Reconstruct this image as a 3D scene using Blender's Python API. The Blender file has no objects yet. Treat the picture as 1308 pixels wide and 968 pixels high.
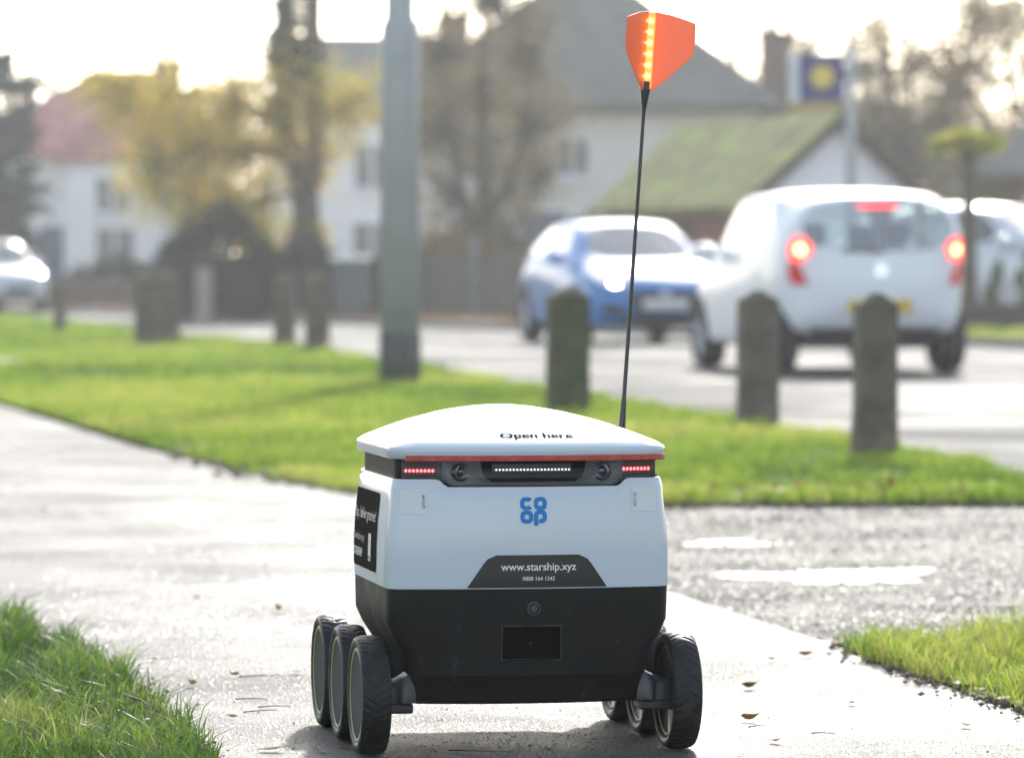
import bpy, bmesh, math, random
import numpy as np
from mathutils import Vector, Matrix
from mathutils.bvhtree import BVHTree

random.seed(7); RNG = np.random.default_rng(7)
R = math.radians
SC = bpy.context.scene
COL = SC.collection

# ------------------------------------------------------------------ camera
cam_d = bpy.data.cameras.new('camera'); cam = bpy.data.objects.new('camera', cam_d); COL.objects.link(cam)
cam.location = (0, 0, 0.77)
cam.rotation_euler = (R(90 - 1.355), 0, 0)
cam_d.sensor_width = 36; cam_d.lens = 158.3
cam_d.clip_start = 0.1; cam_d.clip_end = 3000
cam_d.dof.use_dof = True; cam_d.dof.focus_distance = 7.17; cam_d.dof.aperture_fstop = 6.0
SC.camera = cam

# ------------------------------------------------------------------ sky, sun, exposure
SUN_EL, SUN_AZ = 27.0, 6.0            # azimuth from +Y, positive to the right
world = bpy.data.worlds.new('World'); SC.world = world; world.use_nodes = True
wn = world.node_tree.nodes; wl = world.node_tree.links; wn.clear()
wo = wn.new('ShaderNodeOutputWorld'); wb = wn.new('ShaderNodeBackground'); sky = wn.new('ShaderNodeTexSky')
sky.sky_type = 'NISHITA'; sky.sun_disc = False
sky.sun_elevation = R(SUN_EL); sky.sun_rotation = R(SUN_AZ)
sky.air_density = 1.0; sky.dust_density = 1.2; sky.ozone_density = 1.0; sky.altitude = 0
wb.inputs['Strength'].default_value = 0.15
hsv = wn.new('ShaderNodeHueSaturation'); hsv.inputs['Saturation'].default_value = 0.6      # hazy, milky sky
wl.new(sky.outputs[0], hsv.inputs['Color']); wl.new(hsv.outputs[0], wb.inputs[0]); wl.new(wb.outputs[0], wo.inputs[0])
sun_d = bpy.data.lights.new('sun', 'SUN'); sun = bpy.data.objects.new('sun', sun_d); COL.objects.link(sun)
sun_d.energy = 2.8; sun_d.angle = R(3.0); sun_d.color = (1.0, 0.96, 0.89)
_sd = Vector((math.sin(R(SUN_AZ)) * math.cos(R(SUN_EL)), math.cos(R(SUN_AZ)) * math.cos(R(SUN_EL)), math.sin(R(SUN_EL))))
sun.rotation_euler = _sd.to_track_quat('Z', 'Y').to_euler(); sun.location = (0, 30, 40)
SC.view_settings.view_transform = 'Standard'; SC.view_settings.look = 'None'
SC.view_settings.exposure = 1.15; SC.view_settings.gamma = 1.0; SC.view_settings.use_curve_mapping = False
SC.render.engine = 'CYCLES'
cy = SC.cycles
cy.use_denoising = True
try: cy.denoiser = 'OPENIMAGEDENOISE'
except Exception: pass
cy.max_bounces = 6; cy.diffuse_bounces = 3; cy.glossy_bounces = 3; cy.transmission_bounces = 4
cy.transparent_max_bounces = 12; cy.volume_bounces = 0; cy.caustics_reflective = False; cy.caustics_refractive = False
cy.sample_clamp_indirect = 6.0

# ------------------------------------------------------------------ materials
MATS = {}
def pmat(name, col, rough=0.5, col2=None, scale=4.0, detail=4.0, bump=0.0, bscale=60.0, bdist=0.01, metallic=0.0, coat=0.0,
         emit=None, estr=0.0, spec=0.5, rough2=None, rscale=3.0, contrast=(0.35, 0.65)):
    m = bpy.data.materials.new(name); m.use_nodes = True
    n = m.node_tree.nodes; l = m.node_tree.links
    b = n['Principled BSDF']
    b.inputs['Base Color'].default_value = (*col, 1); b.inputs['Roughness'].default_value = rough
    b.inputs['Metallic'].default_value = metallic; b.inputs['Coat Weight'].default_value = coat
    b.inputs['Coat Roughness'].default_value = 0.04; b.inputs['Specular IOR Level'].default_value = spec
    tc = n.new('ShaderNodeTexCoord')
    if col2 is not None:
        nz = n.new('ShaderNodeTexNoise'); nz.inputs['Scale'].default_value = scale; nz.inputs['Detail'].default_value = detail
        nz.inputs['Roughness'].default_value = 0.6
        cr = n.new('ShaderNodeValToRGB'); cr.color_ramp.elements[0].position = contrast[0]; cr.color_ramp.elements[1].position = contrast[1]
        cr.color_ramp.elements[0].color = (*col, 1); cr.color_ramp.elements[1].color = (*col2, 1)
        l.new(tc.outputs['Object'], nz.inputs['Vector']); l.new(nz.outputs['Fac'], cr.inputs['Fac']); l.new(cr.outputs['Color'], b.inputs['Base Color'])
    if rough2 is not None:
        nz = n.new('ShaderNodeTexNoise'); nz.inputs['Scale'].default_value = rscale; nz.inputs['Detail'].default_value = 5
        mr = n.new('ShaderNodeMapRange'); mr.inputs['From Min'].default_value = 0.35; mr.inputs['From Max'].default_value = 0.65
        mr.inputs['To Min'].default_value = rough; mr.inputs['To Max'].default_value = rough2
        l.new(tc.outputs['Object'], nz.inputs['Vector']); l.new(nz.outputs['Fac'], mr.inputs['Value']); l.new(mr.outputs[0], b.inputs['Roughness'])
    if bump > 0:
        nz = n.new('ShaderNodeTexNoise'); nz.inputs['Scale'].default_value = bscale; nz.inputs['Detail'].default_value = 6
        nz.inputs['Roughness'].default_value = 0.65
        bp = n.new('ShaderNodeBump'); bp.inputs['Strength'].default_value = bump; bp.inputs['Distance'].default_value = bdist
        l.new(tc.outputs['Object'], nz.inputs['Vector']); l.new(nz.outputs['Fac'], bp.inputs['Height']); l.new(bp.outputs[0], b.inputs['Normal'])
    if emit is not None:
        b.inputs['Emission Color'].default_value = (*emit, 1); b.inputs['Emission Strength'].default_value = estr
    MATS[name] = m
    return m

def leafmat(name, cols, trans=0.5, tcol=None, rough=0.5, attr=True, gloss=0.03):
    """thin leaf or blade: diffuse + translucent, colour picked per leaf by the 'tone' attribute"""
    m = bpy.data.materials.new(name); m.use_nodes = True
    n = m.node_tree.nodes; l = m.node_tree.links; n.clear()
    out = n.new('ShaderNodeOutputMaterial')
    at = n.new('ShaderNodeAttribute'); at.attribute_name = 'tone'
    cr = n.new('ShaderNodeValToRGB')
    els = cr.color_ramp.elements
    while len(els) < len(cols): els.new(0.5)
    for i, c in enumerate(cols):
        els[i].position = i / max(1, len(cols) - 1); els[i].color = (*c, 1)
    l.new(at.outputs['Fac'], cr.inputs['Fac'])
    d = n.new('ShaderNodeBsdfDiffuse'); t = n.new('ShaderNodeBsdfTranslucent'); mx = n.new('ShaderNodeMixShader'); mx.inputs[0].default_value = trans
    l.new(cr.outputs[0], d.inputs[0])
    if tcol:
        mc = n.new('ShaderNodeMix'); mc.data_type = 'RGBA'; mc.blend_type = 'MULTIPLY'; mc.inputs[0].default_value = 1.0
        l.new(cr.outputs[0], mc.inputs[6]); mc.inputs[7].default_value = (*tcol, 1); l.new(mc.outputs[2], t.inputs[0])
    else:
        l.new(cr.outputs[0], t.inputs[0])
    l.new(d.outputs[0], mx.inputs[1]); l.new(t.outputs[0], mx.inputs[2])
    g = n.new('ShaderNodeBsdfGlossy'); g.inputs['Roughness'].default_value = rough; g.inputs[0].default_value = (1, 1, 1, 1)
    m2 = n.new('ShaderNodeMixShader'); m2.inputs[0].default_value = gloss
    l.new(mx.outputs[0], m2.inputs[1]); l.new(g.outputs[0], m2.inputs[2]); l.new(m2.outputs[0], out.inputs[0])
    MATS[name] = m
    return m

def glassmat(name, tint, refl=0.12, rough=0.02, trans=0.85):
    m = bpy.data.materials.new(name); m.use_nodes = True
    n = m.node_tree.nodes; l = m.node_tree.links; n.clear()
    out = n.new('ShaderNodeOutputMaterial')
    tr = n.new('ShaderNodeBsdfTransparent'); tr.inputs[0].default_value = (*tint, 1)
    g = n.new('ShaderNodeBsdfGlossy'); g.inputs['Roughness'].default_value = rough; g.inputs[0].default_value = (1, 1, 1, 1)
    fr = n.new('ShaderNodeLayerWeight'); fr.inputs[0].default_value = 0.5
    pw = n.new('ShaderNodeMath'); pw.operation = 'POWER'; pw.inputs[1].default_value = 4.0
    ad = n.new('ShaderNodeMath'); ad.operation = 'MULTIPLY_ADD'; ad.inputs[1].default_value = 0.8; ad.inputs[2].default_value = refl; ad.use_clamp = True
    mx = n.new('ShaderNodeMixShader')
    l.new(fr.outputs['Facing'], pw.inputs[0]); l.new(pw.outputs[0], ad.inputs[0]); l.new(ad.outputs[0], mx.inputs[0]); l.new(tr.outputs[0], mx.inputs[1]); l.new(g.outputs[0], mx.inputs[2])
    l.new(mx.outputs[0], out.inputs[0]); MATS[name] = m
    return m

# ------------------------------------------------------------------ object helpers
def link(name, me, mat=None, parent=None, smooth=False):
    o = bpy.data.objects.new(name, me); COL.objects.link(o)
    if mat is not None and not me.materials: me.materials.append(mat)
    if parent is not None: o.parent = parent
    if smooth: me.polygons.foreach_set('use_smooth', [True] * len(me.polygons))
    return o
def mk(name, verts, faces, mat=None, parent=None, smooth=False):
    me = bpy.data.meshes.new(name); me.from_pydata([tuple(v) for v in verts], [], [tuple(f) for f in faces]); me.update()
    return link(name, me, mat, parent, smooth)
def bmk(name, bm, mat=None, parent=None, smooth=False):
    me = bpy.data.meshes.new(name); bmesh.ops.recalc_face_normals(bm, faces=bm.faces[:]); bm.to_mesh(me); bm.free()
    return link(name, me, mat, parent, smooth)
def tag(o, label=None, cat=None, group=None, kind=None):
    if label: o['label'] = label
    if cat: o['category'] = cat
    if group: o['group'] = group
    if kind: o['kind'] = kind
    return o
def thing(name, label, cat, loc=(0, 0, 0), rz=0.0, group=None):
    o = bpy.data.objects.new(name, None); COL.objects.link(o); o.empty_display_size = 0.1
    o.location = loc; o.rotation_euler = (0, 0, rz)
    return tag(o, label, cat, group)
def bm_box(bm, x0, x1, y0, y1, z0, z1, bev=0.0, seg=2):
    r = bmesh.ops.create_cube(bm, size=1.0)
    M = Matrix.Translation(((x0+x1)/2, (y0+y1)/2, (z0+z1)/2)) @ Matrix.Diagonal((x1-x0, y1-y0, z1-z0, 1))
    bmesh.ops.transform(bm, matrix=M, verts=r['verts'])
    if bev > 0:
        es = list({e for v in r['verts'] for e in v.link_edges})
        bmesh.ops.bevel(bm, geom=es, offset=bev, segments=seg, affect='EDGES', profile=0.5)
def box(name, x0, x1, y0, y1, z0, z1, mat, parent=None, bev=0.0, smooth=False):
    bm = bmesh.new(); bm_box(bm, x0, x1, y0, y1, z0, z1, bev); return bmk(name, bm, mat, parent, smooth)
def bm_tube(bm, pts, rads, n=8, cap=True):
    pts = [Vector(p) for p in pts]; rings = []
    up = Vector((0.13, 0.21, 0.97))
    for i, p in enumerate(pts):
        d = (pts[min(i+1, len(pts)-1)] - pts[max(i-1, 0)]).normalized()
        a = d.cross(up)
        if a.length < 1e-3: a = d.cross(Vector((1, 0, 0)))
        a.normalize(); b = d.cross(a)
        rings.append([bm.verts.new(p + (a*math.cos(2*math.pi*k/n) + b*math.sin(2*math.pi*k/n)) * rads[i]) for k in range(n)])
    for r0, r1 in zip(rings, rings[1:]):
        for k in range(n): bm.faces.new((r0[k], r0[(k+1) % n], r1[(k+1) % n], r1[k]))
    if cap: bm.faces.new(rings[0][::-1]); bm.faces.new(rings[-1])
def tube(name, pts, rads, mat, parent=None, n=10):
    bm = bmesh.new(); bm_tube(bm, pts, rads, n); return bmk(name, bm, mat, parent, True)
def lathe(name, prof, mat, parent=None, n=32, axis='z', smooth=True, closed=False):
    """prof: (radius, height) pairs turned round the axis"""
    vs, fs = [], []
    for r, h in prof:
        for k in range(n):
            a = 2*math.pi*k/n; c, s = r*math.cos(a), r*math.sin(a)
            vs.append((c, s, h) if axis == 'z' else ((h, c, s) if axis == 'x' else (c, h, s)))
    m = len(prof)
    for i in range(m if closed else m-1):
        j = (i+1) % m
        for k in range(n):
            k2 = (k+1) % n; fs.append((i*n+k, i*n+k2, j*n+k2, j*n+k))
    bm = bmesh.new(); bv = [bm.verts.new(v) for v in vs]
    for f in fs: bm.faces.new([bv[i] for i in f])
    if not closed:
        if prof[0][0] > 1e-5: bm.faces.new([bv[k] for k in range(n)])
        if prof[-1][0] > 1e-5: bm.faces.new([bv[(m-1)*n+k] for k in range(n)])
    bmesh.ops.remove_doubles(bm, verts=bm.verts[:], dist=1e-6)
    o = bmk(name, bm, mat, parent, smooth)
    return o
def sharp(o, ang=35):
    me = o.data
    bm = bmesh.new(); bm.from_mesh(me)
    for e in bm.edges: e.smooth = not (len(e.link_faces) == 2 and e.calc_face_angle(0) > R(ang))
    bm.to_mesh(me); bm.free(); return o
def copy_tree(o, parent=None, name=None):
    c = o.copy(); COL.objects.link(c); c.parent = parent
    for ch in list(o.children): copy_tree(ch, c)
    return c
def poly_sheet(name, pts, z, mat, skirt=0.0, parent=None):
    bm = bmesh.new(); vs = [bm.verts.new((x, y, z)) for x, y in pts]
    f = bm.faces.new(vs)
    if f.normal.z < 0 or f.calc_area() == 0: pass
    bm.normal_update()
    if f.normal.z < 0: f.normal_flip()
    if skirt > 0:
        lo = [bm.verts.new((x, y, z - skirt)) for x, y in pts]
        for i in range(len(pts)):
            j = (i+1) % len(pts); bm.faces.new((vs[i], vs[j], lo[j], lo[i]))
    bmesh.ops.triangulate(bm, faces=[g for g in bm.faces if len(g.verts) > 4])
    me = bpy.data.meshes.new(name); bm.to_mesh(me); bm.free()
    return link(name, me, mat, parent)
def in_poly(px, py, poly):
    inside = np.zeros(px.shape, bool); n = len(poly); j = n-1
    for i in range(n):
        xi, yi = poly[i]; xj, yj = poly[j]
        c = ((yi > py) != (yj > py)) & (px < (xj-xi)*(py-yi)/(yj-yi+1e-12)+xi)
        inside ^= c; j = i
    return inside
def np_mesh(name, V, F, k, mat, tone=None, parent=None):
    """V (n,3), F (m,k) numpy -> mesh object; tone: per-vertex value"""
    me = bpy.data.meshes.new(name); me.vertices.add(len(V)); me.vertices.foreach_set('co', V.astype(np.float32).ravel())
    m = len(F); me.loops.add(m*k); me.loops.foreach_set('vertex_index', F.astype(np.int32).ravel())
    me.polygons.add(m); me.polygons.foreach_set('loop_start', np.arange(0, m*k, k, dtype=np.int32))
    me.polygons.foreach_set('loop_total', np.full(m, k, np.int32))
    if tone is not None:
        a = me.attributes.new('tone', 'FLOAT', 'POINT'); a.data.foreach_set('value', tone.astype(np.float32))
    me.update(calc_edges=True)
    return link(name, me, mat, parent)
def wob(x, y, s, seed=0):
    """cheap smooth 2-D noise in 0..1"""
    r = np.random.default_rng(100+seed); v = np.zeros_like(x)
    for i in range(7):
        a = r.uniform(0, 6.28); f = s*(0.6+1.3*r.random()); v = v + np.sin((x*math.cos(a)+y*math.sin(a))*f + r.uniform(0, 6.28))
    return np.clip(0.5+v/6.5, 0, 1)

# ------------------------------------------------------------------ ground materials
def wet_ground(name, c1, c2, r0, r1, bump, bscale, rs, bd, grain=400.0, speck=0.5, spec=0.25):
    m = bpy.data.materials.new(name); m.use_nodes = True
    n = m.node_tree.nodes; l = m.node_tree.links; b = n['Principled BSDF']
    b.inputs['Specular IOR Level'].default_value = spec
    tc = n.new('ShaderNodeTexCoord')
    def noise(s, d=5, ro=0.6):
        z = n.new('ShaderNodeTexNoise'); z.inputs['Scale'].default_value = s; z.inputs['Detail'].default_value = d; z.inputs['Roughness'].default_value = ro
        l.new(tc.outputs['Object'], z.inputs['Vector']); return z
    a = noise(1.3); g = noise(grain, 3, 0.7); w = noise(rs, 6, 0.6); bn = noise(bscale, 5, 0.7)
    cr = n.new('ShaderNodeValToRGB'); cr.color_ramp.elements[0].color = (*c1, 1); cr.color_ramp.elements[1].color = (*c2, 1)
    cr.color_ramp.elements[0].position = 0.44; cr.color_ramp.elements[1].position = 0.57
    mixf = n.new('ShaderNodeMix'); mixf.data_type = 'FLOAT'; mixf.inputs[0].default_value = speck
    l.new(a.outputs['Fac'], mixf.inputs[2]); l.new(g.outputs['Fac'], mixf.inputs[3]); l.new(mixf.outputs[0], cr.inputs['Fac'])
    l.new(cr.outputs[0], b.inputs['Base Color'])
    mr = n.new('ShaderNodeMapRange'); mr.inputs['From Min'].default_value = 0.36; mr.inputs['From Max'].default_value = 0.64
    mr.inputs['To Min'].default_value = r0; mr.inputs['To Max'].default_value = r1
    l.new(w.outputs['Fac'], mr.inputs['Value']); l.new(mr.outputs[0], b.inputs['Roughness'])
    bp = n.new('ShaderNodeBump'); bp.inputs['Strength'].default_value = bump; bp.inputs['Distance'].default_value = bd
    l.new(bn.outputs['Fac'], bp.inputs['Height']); l.new(bp.outputs[0], b.inputs['Normal'])
    MATS[name] = m; return m
wet_ground('wet_path', (0.02, 0.02, 0.02), (0.18, 0.18, 0.176), 0.42, 0.62, 1.0, 190.0, 1.6, 0.010, 190.0, 0.8, 0.10)
wet_ground('wet_drive', (0.02, 0.02, 0.0195), (0.085, 0.085, 0.082), 0.55, 0.80, 1.0, 70.0, 2.0, 0.025, 90.0, 0.7, 0.055)
wet_ground('asphalt', (0.045, 0.045, 0.045), (0.085, 0.085, 0.085), 0.6, 0.85, 0.8, 60.0, 0.5, 0.012, 90.0, 0.3, 0.08)
pmat('soil', (0.035, 0.04, 0.015), 0.9, (0.06, 0.07, 0.02), 6, bump=0.6, bscale=40)
pmat('field', (0.06, 0.075, 0.025), 0.95, (0.10, 0.085, 0.04), 0.6)
pmat('leafy_soil', (0.10, 0.07, 0.045), 0.95, (0.20, 0.12, 0.06), 4, bump=0.5, bscale=20)
pmat('concrete', (0.17, 0.17, 0.16), 0.9, (0.25, 0.25, 0.235), 8, bump=0.3, bscale=60)
pmat('water', (0.05, 0.055, 0.055), 0.22, bump=0.35, bscale=9, bdist=0.004)

# ------------------------------------------------------------------ ground, road, path
tag(poly_sheet('ground', [(-900, -300), (900, -300), (900, 1600), (-900, 1600)], -0.16, MATS['field']), kind='structure')
NEAR_KERB = [(3.4, 4), (2.75, 11), (2.35, 15), (1.95, 16.9), (1.76, 18.7), (1.33, 22), (0.86, 25), (0.02, 30.75), (-0.72, 36), (-1.98, 45), (-3.6, 52), (-8.4, 77), (-14, 97), (-32, 140)]
FAR_KERB = [(14, 4), (12.5, 24), (9.2, 38), (5.2, 50), (-0.1, 64), (-8.3, 90), (-22, 128), (-30, 150)]
tag(poly_sheet('road', NEAR_KERB + FAR_KERB[::-1], -0.06, MATS['asphalt']), kind='structure')
tag(poly_sheet('driveway', [(0.55, 4), (3.38, 4), (2.72, 11), (2.33, 15), (2.0, 16.2), (-1.2, 16.2), (-1.2, 9.0)], -0.006, MATS['wet_drive'], 0.06), kind='structure')
PATH = [(-0.2, 3.5), (-0.487, 7.14), (-0.617, 7.81), (-0.74, 8.48), (-0.93, 9.34), (-1.126, 9.9), (-2.0, 12), (-4, 17), (-9, 28), (-12, 40), (-6.5, 46), (-3.2, 27.2), (-1.6, 19.6), (-0.5, 15.75), (-0.02, 12.8), (0.37, 10.9), (0.66, 9.36), (0.73, 8.82), (0.82, 8.32), (0.9, 7.88), (1.15, 6.2), (1.3, 3.5)]
tag(poly_sheet('path', PATH, 0.0, MATS['wet_path'], 0.06), kind='structure')
VERGE_LOW = [(-12, 52), (-7.5, 46), (-5.0, 38), (-3.0, 26.7), (-2.05, 22.3), (-1.36, 19.0), (-0.96, 17.2), (-0.58, 15.9), (-0.3, 15.35), (0.0, 15.1), (0.5, 14.9), (0.9, 14.92), (1.7, 14.95), (2.2, 15.1)]
VERGE = VERGE_LOW + [(x-0.1, y+0.05) for x, y in NEAR_KERB[3:13]] + [(-20, 100)]
tag(poly_sheet('verge', VERGE, 0.012, MATS['soil'], 0.1), kind='structure')
def rough(poly, step=0.09, amp=0.014, ymax=16.0, seed=1):
    r = random.Random(seed); out = []; n = len(poly)
    for i in range(n):
        a, b = Vector(poly[i]), Vector(poly[(i+1) % n]); d = b-a; out.append(tuple(a))
        if max(a.y, b.y) > ymax: continue
        k = int(d.length/step); nr = Vector((d.y, -d.x)).normalized()
        for j in range(1, k): out.append(tuple(a+d*(j/k)+nr*r.uniform(-amp, amp)*(1.6 if r.random() < .2 else 1)))
    return out
LAWN_L = [(-0.2, 3.5), (-0.487, 7.14), (-0.617, 7.81), (-0.74, 8.48), (-0.93, 9.34), (-1.126, 9.9), (-2.0, 12), (-4, 17), (-9, 28), (-14, 28), (-9, 12), (-5, 3.5)]
LAWN_R = [(1.25, 4.0), (1.12, 6.2), (0.9, 7.88), (0.82, 8.32), (0.73, 8.82), (0.67, 9.3), (0.95, 9.42), (1.3, 9.6), (1.9, 9.9), (2.4, 10.1), (2.78, 10), (3.2, 4.4)]
LAWN_L = rough(LAWN_L, seed=4); LAWN_R = rough(LAWN_R, seed=5)
tag(poly_sheet('lawn', LAWN_L, 0.005, MATS['soil'], 0.08), kind='structure')
tag(poly_sheet('lawn', LAWN_R, 0.005, MATS['soil'], 0.08), kind='structure')
BRANCH = [(-12, 36.8), (-4.3, 37.2), (-4.0, 38.0), (-4.3, 38.8), (-12, 39.2)]
tag(poly_sheet('path', BRANCH, 0.03, MATS['wet_path'], 0.05), kind='structure')
FARV = [(x+0.1, y+0.05) for x, y in FAR_KERB[1:]] + [(10, 170), (60, 120), (60, 24)]
tag(poly_sheet('far_verge', FARV, 0.04, MATS['leafy_soil'], 0.12), kind='structure')
def sweep_kerb(line, w, z0, z1):
    bm = bmesh.new(); rows = []
    for i, (x, y) in enumerate(line):
        a = Vector(line[max(i-1, 0)]); b = Vector(line[min(i+1, len(line)-1)]); d = (b-a).normalized(); nrm = Vector((d.y, -d.x))
        p = Vector((x, y)); rows.append([bm.verts.new((*(p+nrm*s), z)) for s, z in ((-w/2, z0), (-w/2, z1), (w/2-0.02, z1), (w/2, z1-0.02), (w/2, z0))])
    for a, b in zip(rows, rows[1:]):
        for k in range(4): bm.faces.new((a[k], a[k+1], b[k+1], b[k]))
    tag(bmk('kerb', bm, MATS['concrete']), kind='structure')
sweep_kerb(NEAR_KERB[2:], 0.14, -0.12, 0.004)
sweep_kerb(FAR_KERB, 0.14, -0.12, 0.045)
def puddle(cx, cy, rx, ry, seed):
    r = random.Random(seed); pts = []
    ph = [r.uniform(0, 6.28) for _ in range(5)]
    for k in range(48):
        a = 2*math.pi*k/48; q = 1+0.16*math.sin(2*a+ph[0])+0.20*math.sin(3*a+ph[1])+0.17*math.sin(5*a+ph[2])+0.12*math.sin(9*a+ph[3])+0.08*math.sin(15*a+ph[4])
        pts.append((cx+rx*q*math.cos(a), cy+ry*q*math.sin(a)))
    tag(poly_sheet('puddle', pts, -0.0050, MATS['water']), kind='structure')
puddle(0.83, 11.5, 0.22, 0.28, 1); puddle(0.62, 12.9, 0.10, 0.15, 3)

# ------------------------------------------------------------------ grass
def grow(poly, d):
    n = len(poly); A = sum(poly[i][0]*poly[(i+1) % n][1]-poly[(i+1) % n][0]*poly[i][1] for i in range(n)); sg = 1 if A > 0 else -1; out = []
    for i in range(n):
        a = Vector(poly[i-1]); b = Vector(poly[(i+1) % n]); t = (b-a).normalized(); out.append((poly[i][0]+sg*t.y*d, poly[i][1]-sg*t.x*d))
    return out
def grass(name, poly, box_, dens, h, w, mat, label, z, hole=None, lean=0.35, seed=1, patch=2.0):
    rg = np.random.default_rng(seed)
    x0, x1, y0, y1 = box_; n = int((x1-x0)*(y1-y0)*dens)
    px = rg.uniform(x0, x1, n); py = rg.uniform(y0, y1, n); k = in_poly(px, py, poly)
    if hole: k &= ~in_poly(px, py, hole)
    px, py = px[k], py[k]
    cl = 0.5*wob(px, py, patch*3.0, seed)+0.5*wob(px, py, patch*11.0, seed+3); cl = np.clip((cl-.3)*2.2, 0, 1); k = rg.random(len(px)) < (0.35+0.65*cl); px, py, cl = px[k], py[k], cl[k]
    n = len(px); hh = h*(0.35+0.9*rg.random(n)**1.2)*(0.45+1.0*cl); ww = w*rg.uniform(0.6, 1.2, n)
    a = rg.uniform(0, 2*np.pi, n); dx, dy = np.cos(a), np.sin(a)
    la = rg.uniform(0, 2*np.pi, n); ll = hh*lean*rg.uniform(0.1, 2.0, n); lx, ly = np.cos(la)*ll, np.sin(la)*ll
    V = np.zeros((n, 5, 3)); zz = np.full(n, z-0.004)
    V[:, 0] = np.stack([px-dx*ww/2, py-dy*ww/2, zz], 1); V[:, 1] = np.stack([px+dx*ww/2, py+dy*ww/2, zz], 1)
    V[:, 2] = np.stack([px+dx*ww*.42+lx*.35, py+dy*ww*.42+ly*.35, zz+hh*.6], 1); V[:, 3] = np.stack([px-dx*ww*.42+lx*.35, py-dy*ww*.42+ly*.35, zz+hh*.6], 1)
    V[:, 4] = np.stack([px+lx, py+ly, zz+hh*(1-0.25*rg.random(n))], 1)
    i = np.arange(n)*5
    F = np.concatenate([np.stack([i, i+1, i+2], 1), np.stack([i, i+2, i+3], 1), np.stack([i+3, i+2, i+4], 1)])
    tone = np.clip(-0.10+0.62*wob(px, py, patch, seed+9)+0.42*cl+rg.normal(0, 0.16, n), 0, 1)
    tone = np.where(rg.random(n) < 0.03, 1.0, np.minimum(tone, 0.9))
    o = np_mesh(name, V.reshape(-1, 3), F, 3, MATS[mat], np.repeat(tone, 5))
    return tag(o, label, 'grass', kind='stuff')
GC = [(0.04, 0.08, 0.014), (0.095, 0.17, 0.022), (0.165, 0.25, 0.034), (0.235, 0.31, 0.048), (0.36, 0.32, 0.15)]
leafmat('grass_blade', GC, trans=0.55, tcol=(1.42, 1.4, 0.95), gloss=0.04, rough=0.35)
leafmat('grass_shaded', [(0.022, 0.045, 0.011), (0.04, 0.085, 0.016), (0.08, 0.15, 0.024), (0.15, 0.23, 0.036), (0.34, 0.30, 0.13)], trans=0.45, tcol=(1.25, 1.3, 0.95), gloss=0.05, rough=0.3)  # darker copy of the grass colours, deep shade put into the blades
grass('grass', grow(LAWN_L, 0.012), (-3.2, 0.2, 5.0, 12.0), 17000, 0.050, 0.0030, 'grass_shaded', 'short damp shade tinted grass at the path edge beside the left wheels of the robot', 0.008, seed=2, patch=4.0, lean=0.75)
grass('grass', grow(LAWN_R, 0.012), (0.6, 2.8, 5.5, 10.3), 15000, 0.055, 0.0032, 'grass_blade', 'wedge of upright grass between wet path and rough driveway', 0.008, seed=3, patch=3.0, lean=0.6)
def band(poly, y0, y1):    # clip rows of the verge by depth
    return (-14, 3, y0, y1)
grass('grass', grow(VERGE, 0.06), band(VERGE, 14.6, 20), 7500, 0.050, 0.0050, 'grass_blade', 'sunlit green grass of the verge around the foremost timber bollard', 0.008, seed=4, patch=1.5)
grass('grass', grow(VERGE, 0.06), band(VERGE, 20, 30), 3200, 0.050, 0.0085, 'grass_blade', 'sunlit green grass of the verge in front of the grey lamp column', 0.012, seed=5, patch=1.2)
grass('grass', grow(VERGE, 0.06), band(VERGE, 30, 48), 1300, 0.055, 0.013, 'grass_blade', 'green grass of the verge between lamp column and the far bollards', 0.012, hole=BRANCH, seed=6, patch=0.8)
grass('grass', grow(VERGE, 0.06), (-20, -2, 48, 95), 420, 0.07, 0.028, 'grass_blade', 'green grass of the verge behind the far bollards', 0.012, seed=7, patch=0.6)
FARG = [(5.3, 50.2), (4.5, 53.0), (4.9, 54.6), (12, 55), (14, 40), (9.4, 38.3)]
grass('grass', FARG, (4, 14, 38, 56), 700, 0.09, 0.018, 'grass_blade', 'green grass strip along the far kerb below the low wall', 0.04, seed=8, patch=0.8)

# litter on the ground: leaves and twigs one can pick out
leafmat('dead_leaf', [(0.10, 0.06, 0.025), (0.22, 0.12, 0.03), (0.33, 0.19, 0.05)], trans=0.25)
leafmat('red_leaf', [(0.42, 0.10, 0.03), (0.5, 0.14, 0.04)], trans=0.3)
leafmat('white_petal', [(0.7, 0.7, 0.66), (0.75, 0.74, 0.68)], trans=0.2)
pmat('twig', (0.07, 0.05, 0.035), 0.8)
def leaf_obj(name, x, y, z, L, rz, mat, label, group, curl=0.35, tone=0.5):
    N = 7; V = []; F = []
    for i in range(N):
        t = i/(N-1); w = L*0.27*math.sin(math.pi*t**0.8)+0.0006; zz = L*curl*(t-0.45)**2
        V += [((t-.5)*L, -w, zz+w*curl*1.0), ((t-.5)*L, 0, zz+0.0015), ((t-.5)*L, w, zz+w*curl*0.7)]
    for i in range(N-1):
        for k in range(2): F.append((i*3+k, i*3+k+1, i*3+k+4, i*3+k+3))
    V = np.array(V); fr = []
    for f in F: fr.append(f)
    o = np_mesh(name, V, np.array(fr), 4, MATS[mat], np.full(len(V), tone))
    o.location = (x, y, z); o.rotation_euler = (random.uniform(-.15, .15), random.uniform(-.1, .1), rz)
    return tag(o, label, 'leaf', group)
leaf_obj('fallen_leaf', -0.412, 8.62, 0.003, 0.036, 0.2, 'red_leaf', 'orange red fallen leaf lying on wet path left of the wheels', None)
leaf_obj('fallen_leaf', -0.385, 7.22, 0.003, 0.050, 0.1, 'dead_leaf', 'olive brown fallen leaf on wet path in front of the left wheels', None, tone=0.6)
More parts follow.
